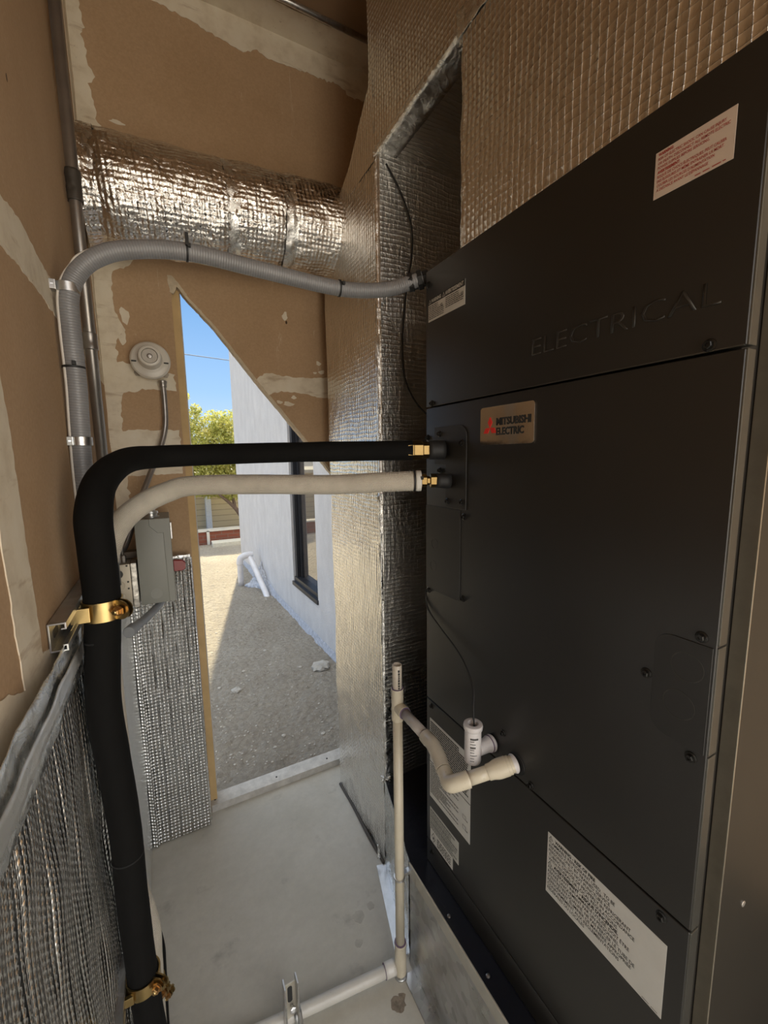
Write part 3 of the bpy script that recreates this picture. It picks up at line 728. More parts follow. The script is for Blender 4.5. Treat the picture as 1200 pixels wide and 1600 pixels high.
# ================================================================== STRUT CHANNELS AND CLAMPS
def strut(name, y0, y1, z0, xw, label, ln=.0205, hw=.039):
    t = thing(name, (xw, y0, z0), label, 'channel')
    th = .0024; xo = xw+ln; zt = z0+hw
    pr = [(xw, z0), (xo, z0), (xo, z0+.0095), (xo-.0065, z0+.0095), (xo-.0065, z0+.0075), (xo-th, z0+.0072), (xo-th, z0+th), (xw+th, z0+th), (xw+th, zt-th), (xo-th, zt-th), (xo-th, zt-.0072), (xo-.0065, zt-.0075), (xo-.0065, zt-.0095), (xo, zt-.0095), (xo, zt), (xw, zt)]
    pr = [(p[0], p[1]) for p in pr]
    b = BM(); prism(b, pr, 'y', y0, y1)
    o = obj('channel_profile', b, GALVD, t); bv = o.modifiers.new('b', 'BEVEL'); bv.width = .0006; bv.segments = 2
    k = y0+.03
    while k < y1-.03:
        s = BM(); pts = []
        for a in range(12):
            an = a*PI/6; pts.append((k+math.copysign(.008, math.cos(an))+.0065*math.cos(an), z0+hw/2+.0065*math.sin(an)))
        prism(s, pts, 'x', xw+th-.0002, xw+th+.0003); obj('slot', s, INK, t); k += .05
    return t
strut('strut_channel', .655, 1.30, 1.152, XL+.001, 'upper galvanized slotted channel on the left wall, open end toward viewer')
strut('strut_channel', .66, 1.10, .467, XL+.003, 'lower galvanized channel near the floor behind the black pipe bottom')
def clamp(c, r, par_label, xw, w_=.030, tilt=0, d=(0, 0, 1), earl=.018):
    """two-piece band clamp round a vertical pipe centred at c, bolted in front"""
    c = Vector(c)
    t = thing('pipe_clamp', (xw, c.y, c.z), par_label, 'clamp')
    def band(a0, a1, name):
        b = BM(); n = 26; th = .0022; pr = []
        for k in range(n+1):
            a = a0+(a1-a0)*k/n; pr.append((math.cos(a), math.sin(a)))
        rings = []
        for (ca, sa) in pr:
            rings.append([b.verts.new((c.x+ca*q, c.y+sa*q, c.z+h)) for q, h in ((r, -w_/2), (r+th, -w_/2), (r+th, w_/2), (r, w_/2))])
        for i in range(n):
            for k in range(4):
                b.faces.new((rings[i][k], rings[i][(k+1) % 4], rings[i+1][(k+1) % 4], rings[i+1][k]))
        b.faces.new(rings[0][::-1]); b.faces.new(rings[-1])
        bmesh.ops.recalc_face_normals(b, faces=b.faces[:])
        return obj(name, b, BRASS, t, autosmooth=40)
    A = -PI/2+math.radians(52)          # bolt side: toward +x and the viewer
    band(A+.12, A+PI-.3, 'rear_band'); band(A-.12, A-PI+.25, 'front_band')
    # leg to the channel
    b = BM(); box(b, xw, c.x-r*.55, c.y-r-.003, c.y-r-.0005+.004, c.z-w_/2+.004, c.z+w_/2-.004, .0006); obj('clamp_leg', b, BRASS, t)
    b = BM(); box(b, xw, c.x-r*.55, c.y+r-.003, c.y+r+.001, c.z-w_/2+.004, c.z+w_/2-.004, .0006); obj('clamp_leg', b, BRASS, t)
    # two ears with rounded ends
    dr = Vector((math.cos(A), math.sin(A), 0)); tn = Vector((-dr.y, dr.x, 0))
    for sg in (-1, 1):
        b = BM(); pts = [(-.002, -w_/2), (earl*.5, -w_/2)] + [(earl*.5+w_/2*math.cos(a), w_/2*math.sin(a)) for a in [(-PI/2+k*PI/12) for k in range(1, 12)]] + [(earl*.5, w_/2), (-.002, w_/2)]
        vs = [[b.verts.new(c+dr*(r+p[0])+Vector((0, 0, p[1]))+tn*(sg*.0035+q)) for p in pts] for q in (-.0011, .0011)]
        n = len(pts)
        for i in range(n): b.faces.new((vs[0][i], vs[0][(i+1) % n], vs[1][(i+1) % n], vs[1][i]))
        b.faces.new(vs[0][::-1]); b.faces.new(vs[1]); bmesh.ops.recalc_face_normals(b, faces=b.faces[:])
        obj('clamp_ear', b, BRASS, t)
    bc = c+dr*(r+earl*.5)
    b = BM(); lathe(b, bc-tn*.016, tn, [(0, .0045), (.001, .0062), (.006, .0062), (.0065, .0085), (.009, .0088)], 6); bo = obj('bolt', b, flat('rusty_yellow_bolt', (.55, .33, .14), .35, 1), t)
    b = BM(); cyl(b, bc-tn*.018, bc+tn*.010, .003, 12); obj('bolt_shank', b, BRASS, bo)
    return t
clamp((-.100, .757, 1.172), .0255, 'large yellow band clamp holding the black pipe to the upper channel', XL+.012)
clamp((-.1005, .757, .486), .0252, 'yellow band clamp on the black pipe near the floor', XL+.014, .024)
clamp((-.100, .845, .355), .0222, 'small yellow clamp on the white pipe near the floor', XL+.006, .018)
clamp((-.0925, .905, .262), .0150, 'round yellow clamp end at the thin black line near the floor', XL+.006, .018)

# ================================================================== REFRIGERANT LINES
t = thing('suction_line', (-.10, .757, 0), 'thick black foam-insulated refrigerant pipe from floor to the air handler', 'pipe')
BP = [(-.092, .757, .0), (-.094, .757, .30), (-.099, .757, .42), (-.102, .757, .525), (-.104, .757, .656), (-.103, .757, .779), (-.108, .757, .90), (-.113, .757, 1.014), (-.106, .757, 1.11), (-.100, .757, 1.184), (-.1, .757, 1.263), (-.100, .765, 1.32), (-.090, .81, 1.368), (-.060, .89, 1.398), (-.01, .948, 1.405), (.079, .965, 1.408), (.173, .93, 1.410), (.292, .87, 1.411), (.40, .815, 1.411), (.478, .775, 1.411)]
BR = [.0235]*6+[.024, .0245, .0242, .0250, .0252, .0250, .0238, .0228, .0222, .0222, .0218, .0214, .0214, .0210]
b = BM(); tube(b, BP, BR, 36, True, 12, lambda i, a, p: .03*fbm((p.x*14, p.y*14, p.z*14), 1, 3)); body = obj('foam_sleeve', b, RUB, t)
for x_, z_ in ((-.1065, 1.122), (-.1035, .735)):
    b = BM(); tube(b, [(x_, .757, z_), (x_, .757, z_+.003)], .0242, 36, True, 0); obj('sleeve_joint', b, flat('seam_black', (.006, .006, .006), .8), t)
dF = Vector((.075, -.028, 0)).normalized()
b = BM(); lathe(b, (.478, .775, 1.411), dF, [(-.012, .0205), (.0, .0212), (.002, .0205), (.020, .0205), (.021, .0185)], 6)
nut = obj('flare_nut', b, BRASSF, t); b = BM(); lathe(b, (.497, .768, 1.411), dF, [(0, .0170), (.002, .0182), (.014, .0182), (.018, .0150), (.020, .013)], 6); obj('union_body', b, BRASSF, nut)
b = BM(); tube(b, [(.510, .7625, 1.411), (.5435, .7500, 1.411)], .0205, 32, True, 4, lambda i, a, p: .04*fbm((p.x*60, a, 1), 1, 3)); tag(obj('foam_collar', b, RUBM, t), 'black foam collar at the cabinet')

t = thing('liquid_line', (-.10, .9, 0), 'white mesh-wrapped refrigerant pipe running below the black one', 'pipe')
WP = [(-.103, .845, .0), (-.102, .845, .25), (-.098, .845, .40), (-.096, .85, .46), (-.102, .865, .50), (-.117, .89, .57), (-.122, .905, .75), (-.122, .905, 1.0), (-.122, .905, 1.12), (-.112, .905, 1.20), (-.098, .915, 1.25), (-.076, .94, 1.286), (-.042, .968, 1.312), (.001, .985, 1.331), (.051, .98, 1.343), (.175, .93, 1.343), (.321, .85, 1.340), (.41, .795, 1.344), (.478, .757, 1.346)]
b = BM(); tube(b, WP, .0213, 36, True, 12, lambda i, a, p: .02*fbm((p.x*16, p.y*16, p.z*16), 1, 3)); obj('insulation_sleeve', b, WRAP, t)
d2 = Vector((.068, -.033, .0)).normalized(); e = Vector((.478, .757, 1.346))
b = BM(); lathe(b, e, d2, [(-.002, .0217), (.0, .0222), (.008, .0220), (.0085, .012)], 36); obj('sleeve_end', b, flat('white_tape', (.70, .68, .62), .5), t, autosmooth=40)
ziptie(e-d2*.006, d2, .0216, t, .0045)
b = BM(); lathe(b, e+d2*.009, d2, [(0, .0125), (.001, .0138), (.011, .0138), (.013, .0095), (.018, .0095), (.020, .0148), (.032, .0148), (.034, .011)], 6)
obj('flare_nut', b, BRASSF, t)
b = BM(); tube(b, [e+d2*.040, (.5435, .7275, 1.344)], .0155, 28, True, 3); tag(obj('foam_collar', b, RUBM, t), 'black foam collar at the cabinet')
t = thing('communication_cable', (-.06, .90, 0), 'thin black insulated line beside the white pipe at floor level', 'pipe')
b = BM(); tube(b, [(-.096, .905, 0), (-.096, .905, .15), (-.091, .905, .30), (-.092, .91, .38), (-.120, .93, .50), (-.130, .955, .68), (-.132, .965, .9), (-.134, .96, 1.1)], .0140, 20, True, 8); obj('foam_sleeve', b, RUB, t)

# ================================================================== AIR HANDLER
UX, Y0, Y1 = .545, .225, .822
ah = thing('air_handler', (.85, .52, .328), 'tall black air handler cabinet with white warning labels filling the right side', 'air handler')
b = BM(); box(b, UX+.018, 1.15, Y0+.009, Y1-.002, .330, 1.797, .003); obj('cabinet_body', b, BLK, ah)
def panel(name, y0, y1, z0, z1, th=.018, mat=BLK, lab=None, bev=.0022):
    b = BM(); box(b, UX, UX+th, y0, y1, z0, z1, bev, 3); o = obj(name, b, mat, ah, autosmooth=35)
    if lab: tag(o, lab)
    return o
top_p = panel('upper_panel', Y0-.002, Y1, 1.5090, 1.800, lab='upper panel stamped ELECTRICAL')
b = BM(); box(b, UX-.0006, UX+.004, Y0, Y1-.001, 1.5088, 1.5100); tag(obj('lip_highlight', b, BLKE, ah), 'painted highlight along the lower lip of the upper panel')  # thin strip; highlight caught by the panel edge is put into its colour
mid_p = panel('main_panel', Y0-.002, Y1, .7965, 1.5058)
low_p = panel('lower_panel', Y0-.002, Y1, .3965, .7935)
panel('kick_panel', Y0, Y1, .330, .394)
# metal return edges on the near side
for z0, z1 in ((1.509, 1.797), (1.1775, 1.5055), (1.0395, 1.1750), (.797, 1.037), (.40, .7935), (.33, .395)):
    b = BM(); box(b, UX+.0012, UX+.0185, Y0-.0036, Y0-.0005, z0, z1, .0012); tag(obj('edge_return', b, BLKE, ah), 'lighter metal edge strip')
b = BM(); box(b, UX+.056, 1.15, Y0-.009, Y0+.012, .330, 1.797, .0016, 3); sp = obj('side_panel', b, SIDE, ah); tag(sp, 'grey side panel')
b = BM(); box(b, UX+.0548, UX+.0572, Y0-.0098, Y0+.008, .330, 1.797, .0008); tag(obj('side_flange', b, flat('bare_metal_edge', (.42, .38, .30), .3, .8), ah), 'thin bright folded edge')
b = BM(); lathe(b, (UX+.127, Y0-.0092, .7705), (0, -1, 0), [(0, .0045), (.0006, .0042), (.0008, .002)], 18); tag(obj('rivet_hole', b, flat('bright_rivet', (.7, .66, .6), .3, .8), sp), 'small bright rivet')
# screws
def screw_mesh():
    b = BM(); d = Vector((-1, 0, 0))
    lathe(b, (0, 0, 0), d, [(0, .0072), (.0010, .0070), (.0018, .0050)], 24)
    lathe(b, (-.0012, 0, 0), d, [(0, .0046), (.0040, .0046), (.0046, .0040), (.0046, .0022), (.0032, .0018)], 6)
    me = bpy.data.meshes.new('screw'); b.to_mesh(me); b.free(); me.materials.append(BLKS); return me
BLKS = flat('black_screw', (.022, .021, .019), .25, .5, .1)
sm = screw_mesh()
for (y, z) in ((.257, 1.516), (.239, 1.183), (.298, 1.110), (.239, 1.028), (.256, .782), (.555, .862), (.483, .804), (.799, 1.515), (.799, .782), (.798, .373), (.681, 1.272), (.682, 1.095), (.812, 1.077), (.815, 1.440), (.812, 1.771), (.256, .372)):
    o = bpy.data.objects.new('screw', sm); C.objects.link(o); o.parent = ah; o.location = Vector((UX, y, z))-ah.location; o.rotation_euler = (random.random()*2, 0, 0)
# embossed word
R_, U_ = Vector((0, -1, 0)), Vector((0, 0, 1))
t_ = text_bm('ELECTRICAL', bold=-.012)
xs = [v.co.x for v in t_.verts]; x0, x1 = min(xs), max(xs)
ext = bmesh.ops.extrude_face_region(t_, geom=t_.faces[:])
nv = [g_ for g_ in ext['geom'] if isinstance(g_, bmesh.types.BMVert)]
for v in t_.verts:
    lx = (v.co.x-x0)/(x1-x0)*.262; lz = v.co.y/.72*.0275
    v.co = Vector((UX-(.0010 if v in nv else -.0004), .511-lx, 1.5575+lz))
bmesh.ops.recalc_face_normals(t_, faces=t_.faces[:])
tag(obj('embossed_lettering', t_, flat('black_stamped_edge', (.028, .025, .021), .30, .2), ah), 'raised word ELECTRICAL')
# plates
def plate(name, pts, th, mat=BLK, bev=.0006, par=None, base=UX):
    b = BM(); prism(b, pts, 'x', base-th, base+.0004); o = obj(name, b, mat, par or ah)
    m_ = o.modifiers.new('b', 'BEVEL'); m_.width = bev; m_.segments = 2; m_.limit_method = 'ANGLE'; return o
def rr(y0, y1, z0, z1, r, corners='abcd', n=8):
    """rounded rect, corners a: y0z0, b: y1z0, c: y1z1, d: y0z1"""
    out = []
    for k, (cy, cz, a0) in zip('abcd', ((y0+r, z0+r, PI), (y1-r, z0+r, 1.5*PI), (y1-r, z1-r, 0), (y0+r, z1-r, .5*PI))):
        if k in corners: out += [(cy+r*math.cos(a0+j*PI/2/n), cz+r*math.sin(a0+j*PI/2/n)) for j in range(n+1)]
        else: out.append({'a': (y0, z0), 'b': (y1, z0), 'c': (y1, z1), 'd': (y0, z1)}[k])
    return out
cp = plate('line_cover_plate', [(.744, 1.2865), (.6735, 1.2865), (.6735, 1.436), (.6745, 1.446), (.679, 1.454), (.687, 1.459), (.697, 1.461), (.785, 1.461), (.785, 1.38), (.744, 1.38)], .0022)
for (y, z) in ((.766, 1.446), (.688, 1.424), (.764, 1.366), (.735, 1.300), (.686, 1.302)):
    o = bpy.data.objects.new('screw', sm); C.objects.link(o); o.parent = cp; o.location = Vector((UX-.002, y, z))-ah.location
lh = plate('knockout_plate', rr(.692, .822, 1.084, 1.284, .014, 'a'), .0012)
rh = plate('knockout_plate', rr(Y0+.001, .2895, 1.039, 1.174, .020, 'bc'), .0012)
RIM = flat('scored_black_metal', (.05, .047, .04), .3, .3)
def ring(par, y, z, r, base=UX-.0012):
    b = BM(); b2 = lathe(b, (base+.0002, y, z), (-1, 0, 0), [(0, r), (.0006, r-.0002), (.0006, r-.0009), (0, r-.0010)], 40); obj('knockout_ring', b, RIM, par)
ring(lh, .786, 1.196, .0125); ring(lh, .791, 1.142, .0125); ring(rh, .251, 1.140, .0185); ring(rh, .257, 1.088, .0185)
# name plate
npl = plate('name_plate', rr(.5, .632, 1.4175, 1.4865, .0055), .0022, CHROME, .0006)
b = BM()
for an in (PI/2, PI/2+2*PI/3, PI/2-2*PI/3):
    ca, sa = math.cos(an), math.sin(an)
    prism(b, [(.605-(p*ca-q*sa), 1.4485+(p*sa+q*ca)) for p, q in ((0, 0), (.0098, .0057), (.0196, 0), (.0098, -.0057))], 'x', UX-.0030, UX-.0018)
tag(obj('red_emblem', b, flat('emblem_red', (.75, .03, .02), .4), npl), 'red emblem of three lozenges')
b = BM(); put_text(b, 'MITSUBISHI', (UX-.0024, .5885, 1.4525), R_, U_, .0128, wid=.0815, bold=.035); put_text(b, 'ELECTRIC', (UX-.0024, .5885, 1.4350), R_, U_, .0128, wid=.0665, bold=.035)
obj('lettering', b, INK, npl)

# labels -----------------------------------------------------------
def label_sheet(y0, y1, z0, z1, mat=LABW, name='warning_label', par=None, lab=None):
    b = BM(); box(b, UX-.0006, UX+.0002, y0, y1, z0, z1); o = obj(name, b, mat, par or ah)
    if lab: tag(o, lab)
    return o
def para(sheet, lines, y, z, h, dz, asp, mat=INK, bold=0, maxw=None):
    b = BM()
    for s in lines:
        bo = bold; hh = h; dy = 0
        if s.startswith('*'): s = s[1:]; bo = bold+.03
        if s.startswith(' '): s = s.strip(); dy = .0115
        if s: put_text(b, s, (UX-.0007, y-dy, z), R_, U_, hh, asp=asp, bold=bo, lift=.0003)
        z -= dz
    return obj('lettering', b, mat, sheet)
def tri(sheet, y, z, s, mat=INK):
    b = BM()
    for k, (a, c) in enumerate((((0, 0), (s, 0)), ((s, 0), (s/2, s*.9)), ((s/2, s*.9), (0, 0)))):
        a = Vector(a); c = Vector(c); d = (c-a).normalized(); n = Vector((-d.y, d.x))*s*.09
        vs = [b.verts.new((UX-.0010, y-p.x, z+p.y)) for p in (a, c, c+n, a+n)]; b.faces.new(vs)
    for (u0, u1, v0, v1) in ((.46, .54, .28, .6), (.46, .54, .14, .21)):
        vs = [b.verts.new((UX-.0010, y-p[0]*s, z+p[1]*s)) for p in ((u0, v0), (u1, v0), (u1, v1), (u0, v1))]; b.faces.new(vs)
    return obj('warning_triangle', b, mat, sheet)
s1 = label_sheet(.2495, .3295, 1.699, 1.7495, LABP, lab='white label with red print, top right')
para(s1, ['*WARNING:', 'RISK OF ELECTRIC SHOCK, CAN CAUSE INJURY', 'OR DEATH. DISCONNECT ALL REMOTE ELECTRIC', 'POWER SUPPLIES BEFORE SERVICING.', '*AVERTISSEMENT:', 'RISQUE DE CHOCS ÉLECTRIQUES, PEUT CAUSER', 'DES BLESSURES ET MÊME ENTRAINER LA MORT.', "COUPER LES SOURCES D'ALIMENTATION", 'À DISTANCE AVANT LE DÉPANNAGE.'], .3262, 1.7445, .0031, .0048, .745, INKR, .012)
b = BM(); line_bars(b, .285, .256, 1.7012, .0010, UX-.001, rnd=random.Random(3)); obj('small_print', b, INKR, s1)
s2 = label_sheet(.6845, .8115, 1.6915, 1.7388, lab='two column label headed WARNING AVERTISSEMENT')
b = BM(); box(b, UX-.0009, UX-.0004, .6845, .8115, 1.7262, 1.7388); hd = obj('header_band', b, INK, s2)
b = BM(); put_text(b, 'WARNING', (UX-.0012, .799, 1.7288), R_, U_, .0072, wid=.036, bold=.03); put_text(b, 'AVERTISSEMENT', (UX-.0012, .748, 1.7288), R_, U_, .0072, wid=.060, bold=.03)
obj('lettering', b, LABW, hd)
for y_ in (.809, .7585):
    b = BM(); s_ = .0085
    for a, c in (((0, 0), (s_, 0)), ((s_, 0), (s_/2, s_)), ((s_/2, s_), (0, 0))):
        a = Vector(a); c = Vector(c); d = (c-a).normalized(); n = Vector((-d.y, d.x))*.0009
        vs = [b.verts.new((UX-.0011, y_-p.x, 1.7283+p.y)) for p in (a, c, c+n, a+n)]; b.faces.new(vs)
    obj('warning_triangle', b, LABW, hd)
rd = random.Random(5); b = BM()
for k in range(8): line_bars(b, .8095, (.775 if k < 3 else .754), 1.7218-k*.0037, .0016, UX-.001, rnd=rd, gap=.0009)
for k in range(6): line_bars(b, .748, (.704 if k < 3 else .690-rd.random()*.002), 1.7218-k*.0037, .0016, UX-.001, rnd=rd, gap=.0009)
obj('small_print', b, INK, s2)
b = BM()
for (y_, z_) in ((.766, 1.712), (.697, 1.712)):
    put_text(b, '1,4B', (UX-.0008, y_+.006, z_), R_, U_, .0062, wid=.014)
obj('lettering', b, INK, s2)
s3 = label_sheet(.246, .441, .630, .747, lab='large white label about risk of fire')
para(s3, ['*     WARNING - RISK OF FIRE', 'FLAMMABLE REFRIGERANT USED.  TO BE', 'REPAIRED ONLY BY TRAINED SERVICE', 'PERSONNEL. DO NOT PUNCTURE REFRIGERANT', 'TUBING. DISPOSE OF PROPERLY IN ACCORDANCE', 'WITH FEDERAL OR LOCAL REGULATIONS.', "*     AVERTISSEMENT - RISQUE D'INCENDIE.", 'RÉFRIGÉRANT INFLAMMABLE UTILISÉ. DOIT ÊTRE', 'RÉPARÉ UNIQUEMENT PAR UN PERSONNEL', "D'ENTRETIEN QUALIFIÉ. NE PAS PERCER LE TUBE DE", 'RÉFRIGÉRANT. ÉLIMINER DE MANIÈRE APPROPRIÉE', 'CONFORMÉMENT AUX RÉGLEMENTATIONS', 'FÉDÉRALES OU LOCALES'], .4375, .7375, .0060, .0082, .79, INK, .008)
tri(s3, .4385, .7370, .0085); tri(s3, .4385, .6878, .0085)
b = BM(); line_bars(b, .272, .250, .6325, .0012, UX-.001, rnd=rd); obj('small_print', b, INKG, s3)
s4 = label_sheet(.6485, .807, .530, .747, lab='tall white label of dense small print behind the drain fittings')
b = BM()
for k in range(18): line_bars(b, .803, .690 if k in (0, 1) else .655+rd.random()*.006, .737-k*.0056, .0038, UX-.001, rnd=rd, gap=.0008)
for k in range(16): line_bars(b, .803, .735+.03*(k % 3 == 2) - .045*(k % 2), .622-k*.0052, .0024, UX-.001, rnd=rd, gap=.0010)
obj('small_print', b, INK, s4)
b = BM(); box(b, UX-.0010, UX-.0005, .6485, .807, .6285, .6300); obj('divider_line', b, INK, s4)
for z_ in (.578, .552):
    b = BM()
    for (u0, u1, v0, v1) in ((0, .012, 0, .0008), (0, .012, .0092, .010), (0, .0008, 0, .010), (.0112, .012, 0, .010), (.013, .018, 0, .002)):
        vs = [b.verts.new((UX-.001, .674-p[0], z_+p[1])) for p in ((u0, v0), (u1, v0), (u1, v1), (u0, v1))]; b.faces.new(vs)
    obj('check_box', b, INK, s4)
s5 = label_sheet(.688, .8065, .4385, .4985, flat('greyish_label', (.50, .49, .44), .5), lab='grey data label above the lower screw')
b = BM()
for k in range(9): line_bars(b, .803, .722-rd.random()*.03, .490-k*.0062, .0032 if k % 3 else .0044, UX-.001, rnd=rd, gap=.0010)
obj('small_print', b, INKG, s5)
s6 = label_sheet(.7105, .8045, .4035, .4375, lab='white strip label with a flame symbol')
b = BM()
for (p, q) in (((.7985, .4205), (.790, .4345)), ((.790, .4345), (.7815, .4205)), ((.7815, .4205), (.790, .4065)), ((.790, .4065), (.7985, .4205))):
    a = Vector(p); c = Vector(q); d = (c-a).normalized(); n = Vector((-d.y, d.x))*.0012
    vs = [b.verts.new((UX-.001, v_.x, v_.y)) for v_ in (a, c, c+n, a+n)]; b.faces.new(vs)
vs = [b.verts.new((UX-.001, .790+p[0], .4155+p[1])) for p in ((-.003, 0), (.003, 0), (.0035, .005), (.001, .0035), (0, .010), (-.003, .005))]; b.faces.new(vs)
obj('flame_symbol', b, INK, s6)
b = BM()
for k in range(4): line_bars(b, .774, .718, .428-k*.0062, .0034, UX-.001, rnd=rd, gap=.002)
obj('small_print', b, INK, s6)
# drain outlet holes
for (y_, z_, r_) in ((.517, .826, .0205), (.582, .824, .0185)):
    b = BM(); lathe(b, (UX-.0004, y_+.001, z_-.003), (-1, 0, 0), [(0, r_), (.0008, r_-.0006), (.0009, r_-.003)], 36); tag(obj('outlet_grommet', b, flat('grommet_black', (.008, .008, .008), .6), ah), 'black outlet ring')

# ================================================================== PLENUM BASE
pb = thing('plenum_base', (.8, .4, 0), 'galvanized sheet metal stand under the black air handler', 'stand')
PT = .326
b = BM(); prism(b, [(.500, -.5), (.500, .838), (.572, 1.112), (1.2, 1.112), (1.2, -.5)], 'z', 0, PT); obj('sheet_metal_box', b, m_galv('greenish_galvanized', (.40, .415, .385), .3), pb)
b = BM(); box(b, .470, .5005, -.5, .826, .0, .0016); box(b, .4700, .4715, -.5, .826, 0, .004); obj('floor_flange', b, GALV, pb)
b = BM(); box(b, .4975, .5005, -.5, .836, PT-.036, PT+.0015, .0006); obj('folded_hem', b, flat('hem_steel', (.62, .60, .55), .45, .9, .06), pb)
b = BM(); box(b, .4965, .4992, -.5, .836, PT+.0004, PT+.0026, .0005); tag(obj('sheared_edge', b, flat('sheared_bright_edge', (.72, .66, .54), .4, .5), pb), 'thin bright top edge')
b = BM(); prism(b, [(.5005, -.5), (.5005, .8385), (.573, 1.111), (1.19, 1.111), (1.19, -.5)], 'z', PT, PT+.0018); tag(obj('black_top_sheet', b, DARKSHEET, pb), 'black plastic sheet on top')
for (x_, y_) in ((.515, .55), (.518, .36), (.512, .68)):
    b = BM(); lathe(b, (x_, y_, PT+.0018), (0, 0, 1), [(0, .0045), (.002, .004), (.003, .002)], 12); obj('rivet', b, EMT, pb)
def sfoil(u, v):
    s = v; a = Vector((.500, .84)); c = Vector((.572, 1.112)); p = a+(c-a)*u
    n_ = Vector((-(c-a).y, (c-a).x)).normalized()
    q = p+n_*(.002+.003*fbm((u*9, v*6, 2), 1, 3)); return (q.x, q.y, .005+v*(PT+.004))
b = BM(); grid(b, sfoil, 40, 40); obj('corner_sheet', b, m_tape('crinkled_sheet', .24, .35, (.62, .62, .6)), pb)
# angle strip lying on the floor
an = thing('metal_angle', (.53, 1.0, 0), 'pale bluish metal angle strip on the floor along the base corner', 'trim')
a = Vector((.545, 1.135, 0)); c = Vector((.474, .872, 0)); d = (c-a).normalized(); n_ = Vector((-d.y, d.x, 0)); n_ = n_ if n_.x > 0 else -n_
for nm, off, zz, wd in (('flat_leg', 0, .0012, .030), ('upright_leg', .030, .034, .0012)):
    b = BM(); vs = []
    for z0_ in (0, zz):
        for (p, o_) in ((a, 0), (a, wd), (c, wd), (c, 0)): vs.append(b.verts.new(p+n_*(off+o_)+Vector((0, 0, z0_+.0003))))
    for f in ((0, 1, 2, 3), (7, 6, 5, 4), (0, 4, 5, 1), (1, 5, 6, 2), (2, 6, 7, 3), (3, 7, 4, 0)): b.faces.new([vs[i] for i in f])
    bmesh.ops.recalc_face_normals(b, faces=b.faces[:])
    obj(nm, b, flat('white_coated_metal', (.74, .78, .84), .25, .35), an)
b = BM(); tube(b, [(.553, 1.135, .03), (.556, 1.138, .05), (.553, 1.140, .075)], [.007, .004, .0015], 10, True, 5, lambda i, a, p: .3*fbm((p.z*90, a, 2), 1, 3)); obj('foil_tail', b, TAPE, an)

# ================================================================== CONDENSATE DRAIN
dr = thing('condensate_drain', (.466, .832, 0), 'cream PVC drain pipe standing on the floor with elbows into the air handler', 'pipe')
PX, PY = .4655, .832
b = BM(); cyl(b, (PX, PY, .05), (PX, PY, .765), .0122, 28); obj('standpipe', b, PVC, dr)
b = BM(); hollow(b, (PX, PY, .80), (PX, PY, .897), .0118, .0092, .05); obj('vent_stub', b, m_pvc('pvc_vent', (.64, .57, .47)), dr)
b = BM()
put = random.Random(2); z_ = .888
while z_ > .832:
    L = put.uniform(.003, .006)
    xx, yy = PX-.0045, PY-.0112
    vs = [b.verts.new(p) for p in ((xx, yy-.0012, z_), (xx+.0045, yy-.0016, z_), (xx+.0045, yy-.0016, z_-L), (xx, yy-.0012, z_-L))]; b.faces.new(vs); z_ -= L+.0016
obj('printed_text', b, INK, dr)
b = BM(); lathe(b, (PX, PY, .752), (0, 0, 1), [(0, .0125), (.001, .0150), (.080, .0150), (.082, .0155), (.084, .0145), (.084, .0120)], 36); tee = obj('tee_fitting', b, PVC, dr, autosmooth=40)
b = BM(); lathe(b, (PX, PY, .789), (0, -1, 0), [(0, .013), (.020, .0150), (.032, .0150), (.034, .0155), (.036, .0145), (.036, .0122)], 36); obj('tee_branch', b, PVC, tee, autosmooth=40)
b = BM(); lathe(b, (PX, PY, .8355), (0, 0, 1), [(0, .0148), (.001, .0148), (.0012, .0118)], 32); obj('primer_ring', b, PVCRIM, tee)
b = BM(); lathe(b, (PX, PY-.0355, .789), (0, -1, 0), [(0, .0148), (.001, .0148), (.0012, .0122)], 32); obj('primer_ring', b, PVCRIM, tee)
PVG = m_pvc('pvc_greyish', (.50, .46, .42))
b = BM(); cyl(b, (PX, PY-.03, .789), (.464, .700, .789), .0120, 28); obj('cross_arm', b, PVG, dr)
b = BM(); tube(b, [(.464, .706, .789), (.463, .694, .789), (.461, .672, .791), (.455, .642, .785), (.450, .625, .781), (.447, .615, .779)], [.0150, .0150, .0152, .0152, .0150, .0150], 32, True, 8); el = obj('elbow_fitting', b, m_pvc('pvc_elbow', (.60, .54, .43)), dr)
b = BM(); lathe(b, (.464, .7068, .789), (0, 1, 0), [(-.001, .0145), (.0005, .0148), (.001, .0122)], 32); obj('primer_ring', b, PVCRIM, el)
PO = Vector((.545, .517, .826)); PD = Vector((.090, -.043, .033)).normalized()
def pa(d): return PO-PD*d
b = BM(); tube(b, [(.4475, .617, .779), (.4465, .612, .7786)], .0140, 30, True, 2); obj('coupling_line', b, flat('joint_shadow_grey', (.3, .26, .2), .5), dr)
b = BM(); tube(b, [(.447, .613, .7787), (.4435, .600, .777), (.4385, .587, .7765), (.4385, .577, .780), (.4450, .5685, .7865), pa(.101), pa(.096)], [.0148, .0149, .0153, .0155, .0154, .0152, .0152], 34, True, 8); el = obj('elbow_fitting', b, PVC, dr)
b = BM(); lathe(b, pa(.0962), PD, [(-.001, .0150), (.0006, .0152), (.001, .0122)], 32); obj('primer_ring', b, PVCRIM, el)
b = BM(); tube(b, [pa(.098), pa(.050)], .0124, 28, True, 2); obj('trap_arm', b, PVC, dr)
b = BM(); lathe(b, pa(.060), PD, [(0, .0120), (.002, .0140), (.010, .0146), (.018, .0168), (.024, .0174), (.040, .0174), (.0405, .0166), (.046, .0166), (.0465, .0150), (.052, .0150)], 36); ad_ = obj('adapter_fitting', b, PVC, dr, autosmooth=50)
